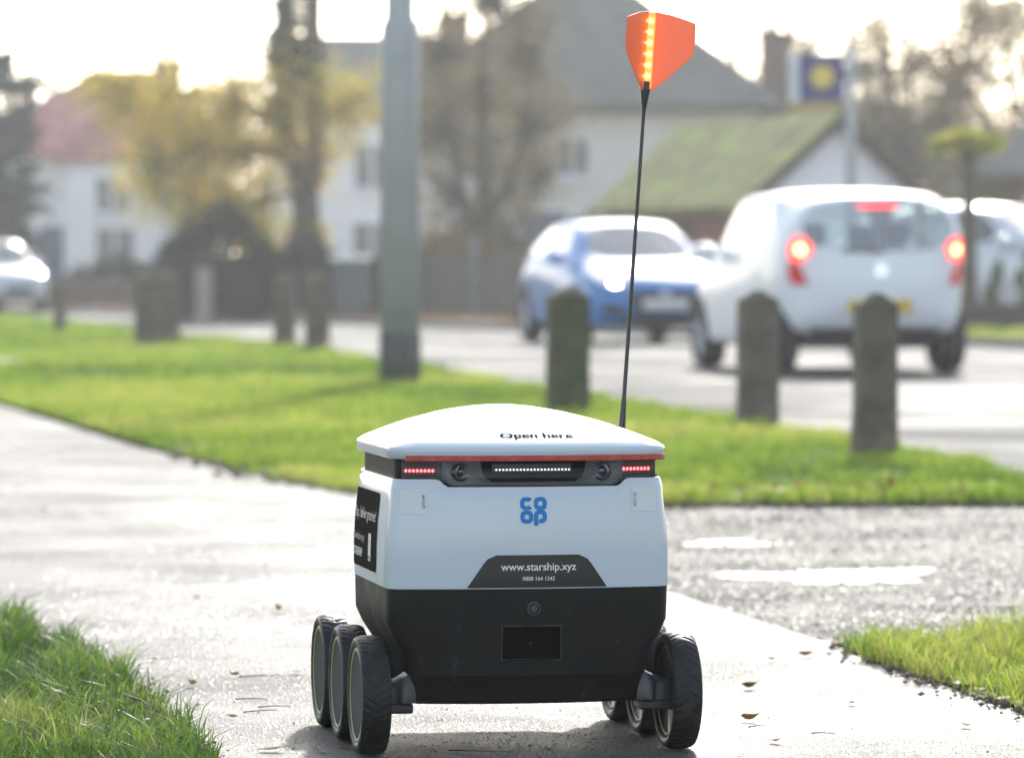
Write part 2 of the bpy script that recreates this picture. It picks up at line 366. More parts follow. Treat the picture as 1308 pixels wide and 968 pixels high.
leaf_obj('fallen_leaf', -0.27, 7.28, 0.003, 0.040, -0.7, 'dead_leaf', 'slim dark brown leaf touching the rear left wheel', None, tone=0.3)
rl = random.Random(5)
LEAF_SPOTS = [(-0.60, 8.35), (-0.545, 8.55), (-0.50, 7.75), (-0.56, 7.95), (-0.72, 8.9), (-0.36, 9.7), (-0.55, 10.2), (-0.75, 10.6), (-0.66, 11.8), (-1.1, 12.2), (0.52, 8.9), (0.44, 8.3), (0.58, 9.0), (0.39, 9.55), (0.42, 7.7), (0.61, 8.0), (-0.30, 12.2), (-1.5, 14.5), (0.55, 10.3), (0.9, 12.3), (0.6, 13.9), (1.2, 14.2), (0.45, 7.35), (0.75, 7.6)]
for x, y in LEAF_SPOTS:
    leaf_obj('fallen_leaf', x+rl.uniform(-.02, .02), y, 0.003, rl.uniform(0.020, 0.040), rl.uniform(0, 6.28), 'dead_leaf', 'small brown fallen leaf lying on the wet paving', 'brown leaves scattered over the wet paving', curl=rl.uniform(.5, 1.2), tone=rl.random())
for x, y in [(0.68, 9.22), (0.70, 9.05), (0.72, 8.9), (0.755, 8.72), (0.79, 8.52), (0.80, 8.45), (0.83, 8.30), (0.85, 8.18), (0.87, 8.08), (0.88, 8.0), (0.905, 7.92), (0.82, 8.42), (0.93, 7.9), (0.84, 8.25)]:
    leaf_obj('fallen_leaf', x+rl.uniform(-.015, .015), y, 0.010, rl.uniform(0.022, 0.042), rl.uniform(0, 6.28), 'dead_leaf', 'ochre fallen leaf at the edge of the grass wedge', 'ochre leaves along the grass wedge', curl=.4, tone=rl.uniform(.6, 1))
for x, y in [(-0.74, 7.75), (-0.72, 7.85), (-0.66, 7.55), (-0.80, 7.9), (-0.60, 7.4), (-0.70, 7.35), (-0.63, 7.85), (-0.76, 7.4), (-0.55, 7.55)]:
    leaf_obj('petal', x, y, 0.034, rl.uniform(0.008, 0.016), rl.uniform(0, 6.28), 'white_petal', 'tiny white petal caught in the damp grass by the path', 'white petals in the grass', curl=.5)
def twig(pts, r, label, group=None):
    o = tube('twig', pts, [r*(1-.5*i/(len(pts)-1)) for i in range(len(pts))], MATS['twig'], n=6); tag(o, label, 'twig', group)
twig([(-0.665, 7.72, 0.045), (-0.63, 7.64, 0.043), (-0.60, 7.56, 0.03)], 0.0028, 'short brown twig leaning in the grass beside the path')
twig([(-0.10, 7.22, 0.003), (-0.05, 7.20, 0.004), (0.0, 7.19, 0.003)], 0.0014, 'thin dark twig on wet path under the back of the robot')
for (x, y, a, l_) in [(-0.52, 8.55, 0.1, .09), (-0.50, 8.1, -.2, .06), (-0.47, 7.86, 0.3, .07), (-0.22, 9.6, 0.1, .06), (0.40, 7.6, .6, .05), (0.30, 8.8, .1, .05), (0.5, 7.5, -.4, .04), (-0.45, 7.95, .05, .06)]:
    twig([(x, y, 0.002), (x+l_*.5*math.cos(a), y+l_*.5*math.sin(a), 0.004), (x+l_*math.cos(a+.2), y+l_*math.sin(a+.2), 0.002)], 0.0012, 'thin dark twig lying on the wet path', 'twigs on the wet path')
# grit: too small and too many to count
rg = np.random.default_rng(11); n = 2600
px = np.concatenate([rg.uniform(-1.4, 1.0, n), rg.uniform(0.1, 1.9, 1500)]); py = np.concatenate([6.3+6.5*rg.random(n)**1.5, rg.uniform(9.5, 14.8, 1500)])
edge = ~(in_poly(px, py, LAWN_L) | in_poly(px, py, LAWN_R)); px, py = px[edge], py[edge]; n = len(px)
s = np.minimum(rg.gamma(1.2, 0.0008, n)+0.0006, 0.004)
base = np.array([(1, 0, 0), (-.5, .87, 0), (-.5, -.87, 0), (0.1, 0, 0.6)]); ang = rg.uniform(0, 6.28, n)
V = base[None]*s[:, None, None]; c_, s_ = np.cos(ang)[:, None], np.sin(ang)[:, None]
V = np.stack([V[..., 0]*c_-V[..., 1]*s_+px[:, None], V[..., 0]*s_+V[..., 1]*c_+py[:, None], V[..., 2]+0.0005], -1)
i = np.arange(n)*4; F = np.concatenate([np.stack([i, i+1, i+3], 1), np.stack([i+1, i+2, i+3], 1), np.stack([i+2, i, i+3], 1)])
pmat('grit', (0.06, 0.055, 0.05), 0.7)
tag(np_mesh('grit', V.reshape(-1, 3), F, 3, MATS['grit']), 'fine dark grit and crumbs strewn over the wet paving', 'grit', kind='stuff')
def stones(poly, not_in, bx, n, size, mat, label, seed, yp=1.6, z=0.0):
    """stone grain of the surfacing standing proud of the binder"""
    rg = np.random.default_rng(seed); x0, x1, y0, y1 = bx; px = rg.uniform(x0, x1, n); py = y0+(y1-y0)*rg.random(n)**yp; k = in_poly(px, py, poly)
    for q in not_in: k &= ~in_poly(px, py, q)
    px, py = px[k], py[k]; n = len(px); s = size*(0.5+rg.gamma(2.0, 0.35, n)); a = rg.uniform(0, 6.28, n)
    b = np.array([(1, 0, -.1), (0, .9, -.1), (-1, 0, -.1), (0, -.9, -.1), (.15, .1, .42)]); V = b[None]*s[:, None, None]*rg.uniform(.7, 1.3, (n, 5, 1))
    c_, s_ = np.cos(a)[:, None], np.sin(a)[:, None]; V = np.stack([V[..., 0]*c_-V[..., 1]*s_+px[:, None], V[..., 0]*s_+V[..., 1]*c_+py[:, None], V[..., 2]+z], -1)
    i = np.arange(n)*5; F = np.concatenate([np.stack([i+p, i+q, i+4], 1) for p, q in ((0, 1), (1, 2), (2, 3), (3, 0))])
    tag(np_mesh('surface_grain', V.reshape(-1, 3), F, 3, MATS[mat]), label, 'paving', kind='stuff')
pmat('grain_path', (0.05, 0.05, 0.05), 0.42, (0.18, 0.18, 0.175), 70, spec=0.14); pmat('grain_drive', (0.022, 0.022, 0.0215), 0.55, (0.09, 0.09, 0.087), 40, spec=0.066)
stones(PATH, [LAWN_L, LAWN_R], (-1.6, 1.2, 6.2, 11.5), 75000, 0.0018, 'grain_path', 'fine stone grain of the wet path around the robot', 95)
stones(PATH, [LAWN_L, LAWN_R], (-6.5, 0.5, 9.5, 24), 70000, 0.0028, 'grain_path', 'stone grain of the wet path stretching away to the left of the robot', 97, 1.5)
stones([(0.55, 4), (3.38, 4), (2.72, 11), (2.33, 15), (2.0, 16.2), (-1.2, 16.2), (-1.2, 9.0)], [PATH, LAWN_R, VERGE], (-0.6, 2.6, 9.3, 15), 40000, 0.0056, 'grain_drive', 'coarse stone grain of the rough driveway behind the robot', 96, 1.2, -0.006)
def clods(line, n, spread, size, label, seed, z=0.004):
    rg = np.random.default_rng(seed); L = np.array(line); d = np.linalg.norm(np.diff(L, axis=0), axis=1); c = np.concatenate([[0], np.cumsum(d)]); t = rg.uniform(0, c[-1], n)
    px = np.interp(t, c, L[:, 0])+rg.normal(0, spread, n); py = np.interp(t, c, L[:, 1])+rg.normal(0, spread, n); s = size*(0.3+rg.gamma(1.4, 0.5, n))
    b = np.array([(1, 0, .2), (0, 1, .1), (-1, .1, .25), (0, -1, .15), (.1, .1, .95), (0, 0, -.4)])
    V = b[None]*s[:, None, None]*rg.uniform(.6, 1.3, (n, 6, 3)); V += np.stack([px, py, np.full(n, z)], 1)[:, None]
    i = np.arange(n)*6; q = [(0, 1, 4), (1, 2, 4), (2, 3, 4), (3, 0, 4), (1, 0, 5), (2, 1, 5), (3, 2, 5), (0, 3, 5)]
    F = np.concatenate([np.stack([i+a, i+b_, i+c_], 1) for a, b_, c_ in q])
    tag(np_mesh('soil_crumbs', V.reshape(-1, 3), F, 3, MATS['crumb']), label, 'soil', kind='stuff')
pmat('crumb', (0.13, 0.10, 0.07), 0.9, (0.30, 0.24, 0.18), 90, spec=0.1)
clods([(1.15, 6.0), (0.9, 7.88), (0.82, 8.32), (0.73, 8.82), (0.67, 9.3)], 1100, 0.034, 0.0040, 'dark soil crumbs along the edge of the grass wedge', 91)
clods([(-0.4, 6.0), (-0.487, 7.14), (-0.617, 7.81), (-0.74, 8.48), (-0.93, 9.34), (-1.126, 9.9), (-2, 12)], 700, 0.026, 0.0032, 'dark soil crumbs along the lawn edge beside the path', 92)
clods([(-1.36, 18.9), (-0.96, 17.1), (-0.58, 15.8), (-0.3, 15.3), (0.0, 15.03), (0.5, 14.84), (0.9, 14.86), (1.7, 14.9), (2.2, 15.05)], 1200, 0.06, 0.007, 'dark soil crumbs and debris along the foot of the verge', 93)
# leaf litter along the far kerb
def leaf_scatter(poly, bx, dens, size, z, mat, label, seed):
    rg = np.random.default_rng(seed); x0, x1, y0, y1 = bx; n = int((x1-x0)*(y1-y0)*dens)
    px, py = rg.uniform(x0, x1, n), rg.uniform(y0, y1, n); k = in_poly(px, py, poly); px, py = px[k], py[k]; n = len(px)
    C = np.stack([px, py, np.full(n, z)], 1); leaf_cloud_mesh('leaf_litter', C, size, mat, rg, flat=0.25, label=label)
def leaf_quads(C, size, rg, flat=1.0):
    n = len(C); a = rg.normal(size=(n, 3)); a[:, 2] *= flat; a /= np.linalg.norm(a, axis=1)[:, None]+1e-9
    b = rg.normal(size=(n, 3)); b[:, 2] *= flat; b = b-(a*b).sum(1)[:, None]*a; b /= np.linalg.norm(b, axis=1)[:, None]+1e-9
    s = (size*rg.uniform(0.6, 1.25, n))[:, None]
    V = np.stack([C-a*s*.5, C+b*s*.33, C+a*s*.5, C-b*s*.33], 1)
    return V.reshape(-1, 3), np.arange(n*4).reshape(-1, 4)
def leaf_cloud_mesh(name, C, size, mat, rg, parent=None, flat=1.0, label=None, tonef=None):
    V, F = leaf_quads(C, size, rg, flat)
    tone = rg.random(len(C)) if tonef is None else np.clip(tonef+rg.normal(0, .13, len(C)), 0, 1)
    o = np_mesh(name, V, F, 4, MATS[mat], np.repeat(tone, 4), parent)
    if label: tag(o, label, 'leaf litter', kind='stuff')
    return o
leafmat('litter_leaf', [(0.16, 0.08, 0.03), (0.28, 0.15, 0.05), (0.35, 0.22, 0.08)], trans=0.25)
leaf_scatter([(-9.4, 92), (-8.1, 90), (0, 64), (3.0, 56.5), (4.2, 58), (0.8, 67), (-7, 95)], (-10, 5, 55, 96), 60, 0.12, 0.07, 'litter_leaf', 'brown and orange leaf litter drifted along the far kerb', 21)
leaf_scatter([(-0.5, 15.6), (0, 14.85), (0.5, 14.65), (1.7, 14.75), (2.2, 14.95), (2.1, 15.5), (0.6, 15.3), (-0.3, 16)], (-1, 3, 14, 17), 55, 0.05, 0.055, 'litter_leaf', 'brown and orange leaves caught along the near edge of the verge', 22)

# ------------------------------------------------------------------ text and decals
def text_geo(s, width=None, size=1.0, bold=0.0, spacing=1.0, squash=None):
    cu = bpy.data.curves.new('t', 'FONT'); cu.body = s; cu.size = 1.0; cu.align_x = 'CENTER'; cu.align_y = 'CENTER'; cu.offset = bold; cu.space_character = spacing
    cu.resolution_u = 4
    ob = bpy.data.objects.new('t', cu); COL.objects.link(ob)
    dg = bpy.context.evaluated_depsgraph_get(); me = bpy.data.meshes.new_from_object(ob.evaluated_get(dg))
    V = np.array([v.co[:2] for v in me.vertices]); F = [tuple(p.vertices) for p in me.polygons]
    bpy.data.objects.remove(ob); bpy.data.curves.remove(cu); bpy.data.meshes.remove(me)
    V -= (V.max(0)+V.min(0))/2
    k = (width/np.ptp(V[:, 0])) if width else size
    V *= k
    if squash: V[:, 1] *= squash/np.ptp(V[:, 1])
    return V, F
def decal(name, V, F, fn, mat, parent):
    return mk(name, [fn(a, b) for a, b in V], F, mat, parent)
def grid_geo(rows, nu=24):
    """rows: list of (b, a0, a1) -> grid of quads"""
    V = []; F = []
    for b, a0, a1 in rows:
        V += [(a0+(a1-a0)*k/nu, b) for k in range(nu+1)]
    for i in range(len(rows)-1):
        for k in range(nu): F.append((i*(nu+1)+k, i*(nu+1)+k+1, (i+1)*(nu+1)+k+1, (i+1)*(nu+1)+k))
    return V, F
def rrect_rows(a0, a1, b0, b1, r, n=6, mid=6):
    rows = []
    for i in range(n+1):
        t = math.pi/2*i/n; rows.append((b0+r*(1-math.cos(t)), a0+r*(1-math.sin(t)), a1-r*(1-math.sin(t))))
    for i in range(1, mid): rows.append((b0+r+(b1-b0-2*r)*i/mid, a0, a1))
    for i in range(n+1):
        t = math.pi/2*(1-i/n); rows.append((b1-r*(1-math.cos(t)), a0+r*(1-math.sin(t)), a1-r*(1-math.sin(t))))
    return rows
def ring_geo(cx, cy, ro, ri, a0=0, a1=360, n=40, e=2.6, flip=False):
    V = []; F = []
    for k in range(n+1):
        a = R(a0+(a1-a0)*k/n); c, s = math.cos(a), math.sin(a); q = (abs(c)**e+abs(s)**e)**(-1/e)
        V += [(cx+ro*q*c, cy+ro*q*s), (cx+ri*q*c, cy+ri*q*s)]
    for k in range(n): F.append((2*k, 2*k+2, 2*k+3, 2*k+1))
    return V, F

# ------------------------------------------------------------------ delivery robot
pmat('robot_white', (0.57, 0.63, 0.69), 0.10, spec=0.5, rough2=0.16, rscale=9)
def scuffed_black():
    m = pmat('robot_black', (0.009, 0.0095, 0.0095), 0.45, rough2=0.62, rscale=14, bump=0.10, bscale=500, bdist=0.001, spec=0.2)
    n = m.node_tree.nodes; l = m.node_tree.links; b = n['Principled BSDF']
    tc = n.new('ShaderNodeTexCoord'); mp = n.new('ShaderNodeMapping'); mp.inputs['Scale'].default_value = (26, 26, 12)
    nz = n.new('ShaderNodeTexNoise'); nz.inputs['Scale'].default_value = 1.0; nz.inputs['Detail'].default_value = 9; nz.inputs['Roughness'].default_value = 0.75
    cr = n.new('ShaderNodeValToRGB'); cr.color_ramp.elements[0].position = 0.60; cr.color_ramp.elements[1].position = 0.78
    cr.color_ramp.elements[0].color = (0.009, 0.0095, 0.0095, 1); cr.color_ramp.elements[1].color = (0.055, 0.058, 0.058, 1)
    l.new(tc.outputs['Object'], mp.inputs[0]); l.new(mp.outputs[0], nz.inputs['Vector']); l.new(nz.outputs['Fac'], cr.inputs[0]); l.new(cr.outputs[0], b.inputs['Base Color'])
scuffed_black()
pmat('band_black', (0.02, 0.02, 0.018), 0.35, spec=0.02)
pmat('dark_plastic', (0.02, 0.021, 0.022), 0.35)
pmat('recess_shade_black', (0.004, 0.004, 0.004), 0.8, spec=0.02)  # near-black lining, puts the shade inside recesses into the colour
pmat('lamp_grey', (0.09, 0.10, 0.12), 0.2, metallic=0.6)
pmat('lens_glass', (0.01, 0.01, 0.015), 0.04, coat=1.0)
pmat('motor_grey', (0.045, 0.05, 0.055), 0.38)
pmat('rubber', (0.012, 0.012, 0.013), 0.55, (0.045, 0.042, 0.038), 35, contrast=(0.55, 0.8), rough2=0.38, rscale=30, spec=0.3)
pmat('disc_grey', (0.05, 0.058, 0.054), 0.7, (0.065, 0.073, 0.068), 20, spec=0.08)
pmat('ring_lime', (0.42, 0.45, 0.19), 0.5, spec=0.2)
pmat('tape_red', (0.42, 0.035, 0.03), 0.35, (0.55, 0.09, 0.07), 60, contrast=(0.45, 0.75))
pmat('sticker_black', (0.012, 0.012, 0.011), 0.35)
pmat('sticker_brown', (0.035, 0.032, 0.026), 0.8, spec=0.0)
pmat('print_white', (0.75, 0.75, 0.75), 0.4)
pmat('print_grey', (0.45, 0.45, 0.44), 0.4)
pmat('print_dark', (0.03, 0.035, 0.04), 0.9, spec=0.0)
pmat('label_white', (0.70, 0.72, 0.74), 0.5)
pmat('coop_blue', (0.0, 0.20, 0.56), 0.4, spec=0.3)
pmat('led_red', (0.8, 0.02, 0.02), 0.3, emit=(1.0, 0.04, 0.05), estr=7.0)
pmat('led_off_glow', (0.85, 0.87, 0.9), 0.2, emit=(0.9, 0.95, 1.0), estr=0.6)  # unlit LEDs, slight emission added so the dots read bright
pmat('led_amber', (1.0, 0.6, 0.1), 0.3, emit=(1.0, 0.62, 0.16), estr=18.0)
glassmat('clear_cover', (0.95, 0.96, 0.97), refl=0.015)
def flag_mat(name, col, tr):
    m = bpy.data.materials.new(name); m.use_nodes = True
    n = m.node_tree.nodes; l = m.node_tree.links; n.clear(); out = n.new('ShaderNodeOutputMaterial')
    d = n.new('ShaderNodeBsdfPrincipled'); d.inputs['Base Color'].default_value = (*col, 1); d.inputs['Roughness'].default_value = 0.35
    t = n.new('ShaderNodeBsdfTranslucent'); t.inputs[0].default_value = (*col, 1)
    mx = n.new('ShaderNodeMixShader'); mx.inputs[0].default_value = tr
    l.new(d.outputs[0], mx.inputs[1]); l.new(t.outputs[0], mx.inputs[2]); l.new(mx.outputs[0], out.inputs[0]); MATS[name] = m
flag_mat('flag_orange', (0.84, 0.31, 0.17), 0.45)
pmat('flag_bar_glow', (1.0, 0.36, 0.10), 0.25, emit=(1.0, 0.28, 0.06), estr=0.4)  # LED light spreading through the bar, put in as its own emission

ROBOT = thing('delivery_robot', 'white and black six wheeled delivery robot with blue logo and flag mast on wet path', 'robot', (-0.020, 7.457, 0), R(10))
def outline(w, yr, yf, rr=0.03, rf=0.08, bulge=0.028, k=1.6):
    pts = []
    for i in range(29):
        x = (w-rr)*i/28; pts.append((x, yr+bulge*(x/w)**2))
    y0 = pts[-1][1]; cx, cy_ = w-rr, y0+rr
    for i in range(1, 11):
        a = -math.pi/2+math.pi/2*i/10; pts.append((cx+rr*math.cos(a), cy_+rr*math.sin(a)))
    ys, ye = cy_, yf-rf
    for i in range(1, 21):
        y = ys+(ye-ys)*i/20; pts.append((w-k*max(0, y-0.08)**2, y))
    wf = pts[-1][0]; cx = wf-rf
    for i in range(1, 11):
        a = math.pi/2*i/10; pts.append((cx+rf*math.cos(a), ye+rf*math.sin(a)))
    for i in range(1, 9): pts.append((cx*(1-i/8), yf))
    left = [(-x, y) for x, y in pts[1:-1]][::-1]
    return pts+left                                   # runs rear centre -> right -> front -> left
def loft(name, rings, mat, parent, cap0=True, cap1=True, ang=30):
    n = len(rings[0]); bm = bmesh.new(); rv = [[bm.verts.new(p) for p in r] for r in rings]
    for a, b in zip(rv, rv[1:]):
        for k in range(n): bm.faces.new((a[k], a[(k+1) % n], b[(k+1) % n], b[k]))
    if cap0: bm.faces.new(rv[0][::-1])
    if cap1: bm.faces.new(rv[-1])
    o = bmk(name, bm, mat, parent, True); sharp(o, ang); return o
def bvh(o):
    me = o.data; return BVHTree.FromPolygons([v.co.copy() for v in me.vertices], [tuple(p.vertices) for p in me.polygons])
def ring3(w, yr, yf, z, **kw):
    return [(x, y, z(x, y) if callable(z) else z) for x, y in outline(w, yr, yf, **kw)]
def ztop(d):
    def f(x, y):
        if y > -0.2: return 0.4415-d
        t = min(1, max(0, (abs(x-0.004)-0.137)/0.018)); t = t*t*(3-2*t); return 0.4290+0.0125*t-d
    return f
low = loft('chassis_shell', [ring3(w, yr, yf, z, rr=rr) for z, w, yr, yf, rr in (
    (0.081, 0.184, -0.270, 0.24, .02), (0.086, 0.188, -0.277, 0.25, .024), (0.125, 0.193, -0.290, 0.26, .03), (0.128, 0.194, -0.2925, 0.26, .03),
    (0.162, 0.199, -0.2955, 0.27, .03), (0.19, 0.217, -0.298, 0.275, .03), (0.213, 0.2272, -0.3015, 0.28, .03), (0.24, 0.228, -0.304, 0.285, .03), (0.268, 0.2285, -0.305, 0.285, .03))], MATS['robot_black'], ROBOT)
bm = bmesh.new(); bm_box(bm, -0.047, 0.047, -0.33, -0.274, 0.154, 0.207, 0.006, 3); cutter = bmk('cut', bm)
md = low.modifiers.new('b', 'BOOLEAN'); md.operation = 'DIFFERENCE'; md.solver = 'EXACT'; md.material_mode = 'TRANSFER'; cutter.data.materials.append(MATS['recess_shade_black']); md.object = cutter; cutter.parent = ROBOT
bpy.context.view_layer.update()
dg = bpy.context.evaluated_depsgraph_get(); nm = bpy.data.meshes.new_from_object(low.evaluated_get(dg)); low.modifiers.clear()
low.data = nm; sharp(low, 30); bpy.data.objects.remove(cutter)
white = loft('body_shell', [
    ring3(0.2270, -0.3035, 0.285, 0.2665), ring3(0.2295, -0.306, 0.287, 0.2675), ring3(0.2298, -0.3065, 0.287, 0.285), ring3(0.2292, -0.3060, 0.287, 0.33),
    ring3(0.2270, -0.3045, 0.286, 0.37), ring3(0.2230, -0.3020, 0.284, 0.405), ring3(0.2210, -0.3010, 0.283, ztop(0.0125)), ring3(0.2206, -0.3007, 0.283, ztop(0.0118)), ring3(0.2183, -0.2985, 0.281, ztop(0.001)),
    ring3(0.2173, -0.2975, 0.280, ztop(0)), ring3(0.2130, -0.2910, 0.274, ztop(0)), ring3(0.2120, -0.2900, 0.273, ztop(0.012))], MATS['robot_white'], ROBOT, cap0=False, cap1=True, ang=28)
bandp = loft('visor_band', [ring3(0.2125, -0.284, 0.273, 0.415), ring3(0.2115, -0.283, 0.272, 0.476)], MATS['band_black'], ROBOT)
# lid: skirt and dome
LW, LYR, LYF = 0.2255, -0.312, 0.292
def lid_ring(s, z, d=0.0):
    return [(x*s, (y+0.01)*s-0.01, z) for x, y in outline(LW-d, LYR+d, LYF-d, rr=0.045, bulge=0.030)]
rings = [lid_ring(0.93, 0.4745), lid_ring(1.0, 0.4735, 0.004), lid_ring(1.0, 0.4765, 0.0015), lid_ring(1.0, 0.489, 0.0), lid_ring(1.0, 0.4915, 0.0008), lid_ring(1.0, 0.4928, 0.0026)]
for s in [0.955, 0.93, 0.90, 0.86, 0.82, 0.77, 0.71, 0.64, 0.56, 0.47, 0.38, 0.28, 0.18, 0.09, 0.03]:
    rings.append(lid_ring(s, 0.4935+0.0590*(1-s**1.85)))
lid = loft('lid', rings, MATS['robot_white'], ROBOT, ang=40)
B_low, B_white, B_lid, B_band = bvh(low), bvh(white), bvh(lid), bvh(bandp)
def rear_fn(tree, off):
    def f(a, b):
        h = tree.ray_cast(Vector((a, -1, b)), Vector((0, 1, 0)))
        return (h[0]+Vector((0, -off, 0))) if h[0] else Vector((a, -0.29-off, b))
    return f
def left_fn(tree, off):
    def f(a, b):
        h = tree.ray_cast(Vector((-1, -a, b)), Vector((1, 0, 0)))
        return (h[0]+Vector((-off, 0, 0))) if h[0] else Vector((-0.22-off, -a, b))
    return f
def lid_fn(off):
    def f(a, b):
        h = B_lid.ray_cast(Vector((a, b, 1)), Vector((0, 0, -1))); return h[0]+Vector((0, -off*.4, off))
    return f
# red reflective tape along the rear edge of the lid
tp = [(x, y) for x, y in outline(LW+0.0012, LYR-0.0012, LYF, rr=0.045, bulge=0.030) if y < -0.235]
tp = sorted(tp, key=lambda p: p[0]); tp = [p for p in tp if -0.205 < p[0] < 0.224]
V = []; F = []
for x, y in tp: V += [(x, y, 0.4705), (x, y-0.0006, 0.4715), (x, y-0.0006, 0.4785), (x, y+0.001, 0.4795), (x, y+0.006, 0.4705)]
for i in range(len(tp)-1):
    for k in range(5): F.append((i*5+k, i*5+(k+1) % 5, i*5+5+(k+1) % 5, i*5+5+k))
F += [(0, 1, 2, 3, 4), tuple(len(V)-1-k for k in range(5))]
tape = mk('reflective_tape', V, F, MATS['tape_red'], ROBOT)
V, F = text_geo('Open here', width=0.118, squash=0.028, bold=0.022)
decal('lid_lettering', V+np.array([0.013, -0.268]), F, lid_fn(0.0010), MATS['print_dark'], lid)
# rear lamp unit: grey bezel, dark light bar recess, two cameras, red and clear LED rows, clear cover
def rear_y(x, off=0.0): return -0.284+0.028*(x/0.2125)**2-off
def bent_box(name, x0, x1, z0, z1, d0, d1, mat, parent, n=10, bev=0.0):
    """box that follows the curved rear; d = distance proud of the band"""
    V = []; F = []
    for i in range(n+1):
        x = x0+(x1-x0)*i/n; y = rear_y(x)
        V += [(x, y-d0, z0), (x, y-d1, z0+bev), (x, y-d1, z1-bev), (x, y-d0, z1)]
    for i in range(n):
        for k in range(4): F.append((i*4+k, i*4+(k+1) % 4, i*4+4+(k+1) % 4, i*4+4+k))
    F += [(0, 1, 2, 3), (n*4+3, n*4+2, n*4+1, n*4)]
    bm = bmesh.new(); bv = [bm.verts.new(v) for v in V]
    for f in F: bm.faces.new([bv[i] for i in f])
    return bmk(name, bm, mat, parent)
unit = bent_box('rear_lamp_unit', -0.204, 0.208, 0.4355, 0.4725, 0.0, 0.0035, MATS['dark_plastic'], ROBOT, 24)
XC = 0.004
def slab(name, outl, d0, d1, mat, parent):
    """extruded outline (x,z) on the curved rear"""
    bm = bmesh.new(); n = len(outl)
    a = [bm.verts.new((x, rear_y(x)-d0, z)) for x, z in outl]; b = [bm.verts.new((x, rear_y(x)-d1, z)) for x, z in outl]
    for k in range(n): bm.faces.new((a[k], a[(k+1) % n], b[(k+1) % n], b[k]))
    bm.faces.new(b); bm.faces.new(a[::-1]); return bmk(name, bm, mat, parent)
def side_bezel(s):
    o = [(0.086, 0.4725), (0.083, 0.455), (0.079, 0.444), (0.070, 0.439), (0.070, 0.4305), (0.128, 0.4305), (0.136, 0.4345), (0.147, 0.441), (0.147, 0.4725)]
    return [(XC+s*x, z) for x, z in o]
for s in (-1, 1): slab('lamp_bezel', side_bezel(s), 0.002, 0.0075, MATS['lamp_grey'], unit)
bent_box('lamp_bezel', XC-0.071, XC+0.071, 0.4305, 0.4375, 0.002, 0.0075, MATS['lamp_grey'], unit, 10, 0.0015)
bent_box('light_bar_recess', XC-0.086, XC+0.086, 0.4375, 0.4725, 0.001, 0.0042, MATS['recess_shade_black'], unit, 10)
lb = bent_box('light_bar', XC-0.066, XC+0.062, 0.452, 0.466, 0.003, 0.0055, MATS['dark_plastic'], unit, 10, 0.001)
def dots(name, xs, z, r, d, mat, parent, tall=1.0):
    for x in xs:
        bm = bmesh.new(); bmesh.ops.create_icosphere(bm, subdivisions=1, radius=r)
        bmesh.ops.transform(bm, matrix=Matrix.Translation((x, rear_y(x)-d, z)) @ Matrix.Diagonal((1, 1, tall, 1)), verts=bm.verts[:])
        bmk(name, bm, mat, parent, True)
dots('white_led', np.linspace(XC-0.060, XC+0.058, 22), 0.4560, 0.0019, 0.0062, MATS['led_off_glow'], unit)
dots('white_led', np.linspace(XC-0.060, XC+0.058, 22), 0.4435, 0.0008, 0.0045, MATS['lamp_grey'], unit)
dots('red_led', np.linspace(-0.198, -0.156, 8), 0.4545, 0.0023, 0.0042, MATS['led_red'], unit, 1.1)
dots('red_led', np.linspace(0.154, 0.196, 8), 0.4555, 0.0021, 0.0042, MATS['led_red'], unit, 1.4)
bent_box('led_tray', -0.202, -0.150, 0.4455, 0.4515, 0.003, 0.007, MATS['dark_plastic'], unit, 6, 0.001)
bent_box('led_tray', 0.150, 0.202, 0.4455, 0.4515, 0.003, 0.007, MATS['dark_plastic'], unit, 6, 0.001)
for s, cxm in ((-1, XC-0.116), (1, XC+0.112)):
    cyl = lathe('camera_barrel', [(0.0001, 0.006), (0.0155, 0.006), (0.0155, -0.002), (0.0140, -0.006), (0.0105, -0.007), (0.0100, -0.001), (0.0001, -0.001)], MATS['lamp_grey'], unit, 28, 'y')
    cyl.location = (cxm, rear_y(cxm)-0.005, 0.4525); cyl.rotation_euler = (0, 0, R(-22*s)); sharp(cyl)
    ln = lathe('camera_lens', [(0.0001, -0.0052), (0.005, -0.0046), (0.0085, -0.0026), (0.0085, -0.001)], MATS['lens_glass'], cyl, 24, 'y')
def cover_outline():
    o = [(0.212, 0.4725), (0.212, 0.4430), (0.157, 0.4430), (0.150, 0.4420), (0.135, 0.4320), (0.128, 0.4302)]
    a = [(XC+x*0.98, z) for x, z in o]; b = [(XC-x*0.995, z) for x, z in o[::-1]]
    return a, b
a_, b_ = cover_outline()
V = []; F = []
xs = np.linspace(XC-0.209, XC+0.206, 61)
for x in xs:
    ax = abs(x-XC); zb = 0.4430 if ax > 0.155 else (0.4302 if ax < 0.131 else 0.4302+0.0128*(ax-0.131)/0.024)
    V += [(x, rear_y(x)-0.0085, zb), (x, rear_y(x)-0.0095, zb+0.003), (x, rear_y(x)-0.0095, 0.4705), (x, rear_y(x)-0.006, 0.4725)]
for i in range(60):
    for k in range(3): F.append((i*4+k, i*4+k+1, i*4+5+k, i*4+4+k))
mk('clear_cover', V, F, MATS['clear_cover'], unit, True)
V = []; F = []
for x in xs:
    ax = abs(x-XC); zb = 0.4430 if ax > 0.155 else (0.4302 if ax < 0.131 else 0.4302+0.0128*(ax-0.131)/0.024)
    V += [(x, rear_y(x)-0.0105, zb-0.0005), (x, rear_y(x)-0.0112, zb+0.0004), (x, rear_y(x)-0.0105, zb+0.0028), (x, rear_y(x)-0.004, zb-0.0005)]
for i in range(60):
    for k in range(4): F.append((i*4+k, i*4+(k+1) % 4, i*4+4+(k+1) % 4, i*4+4+k))
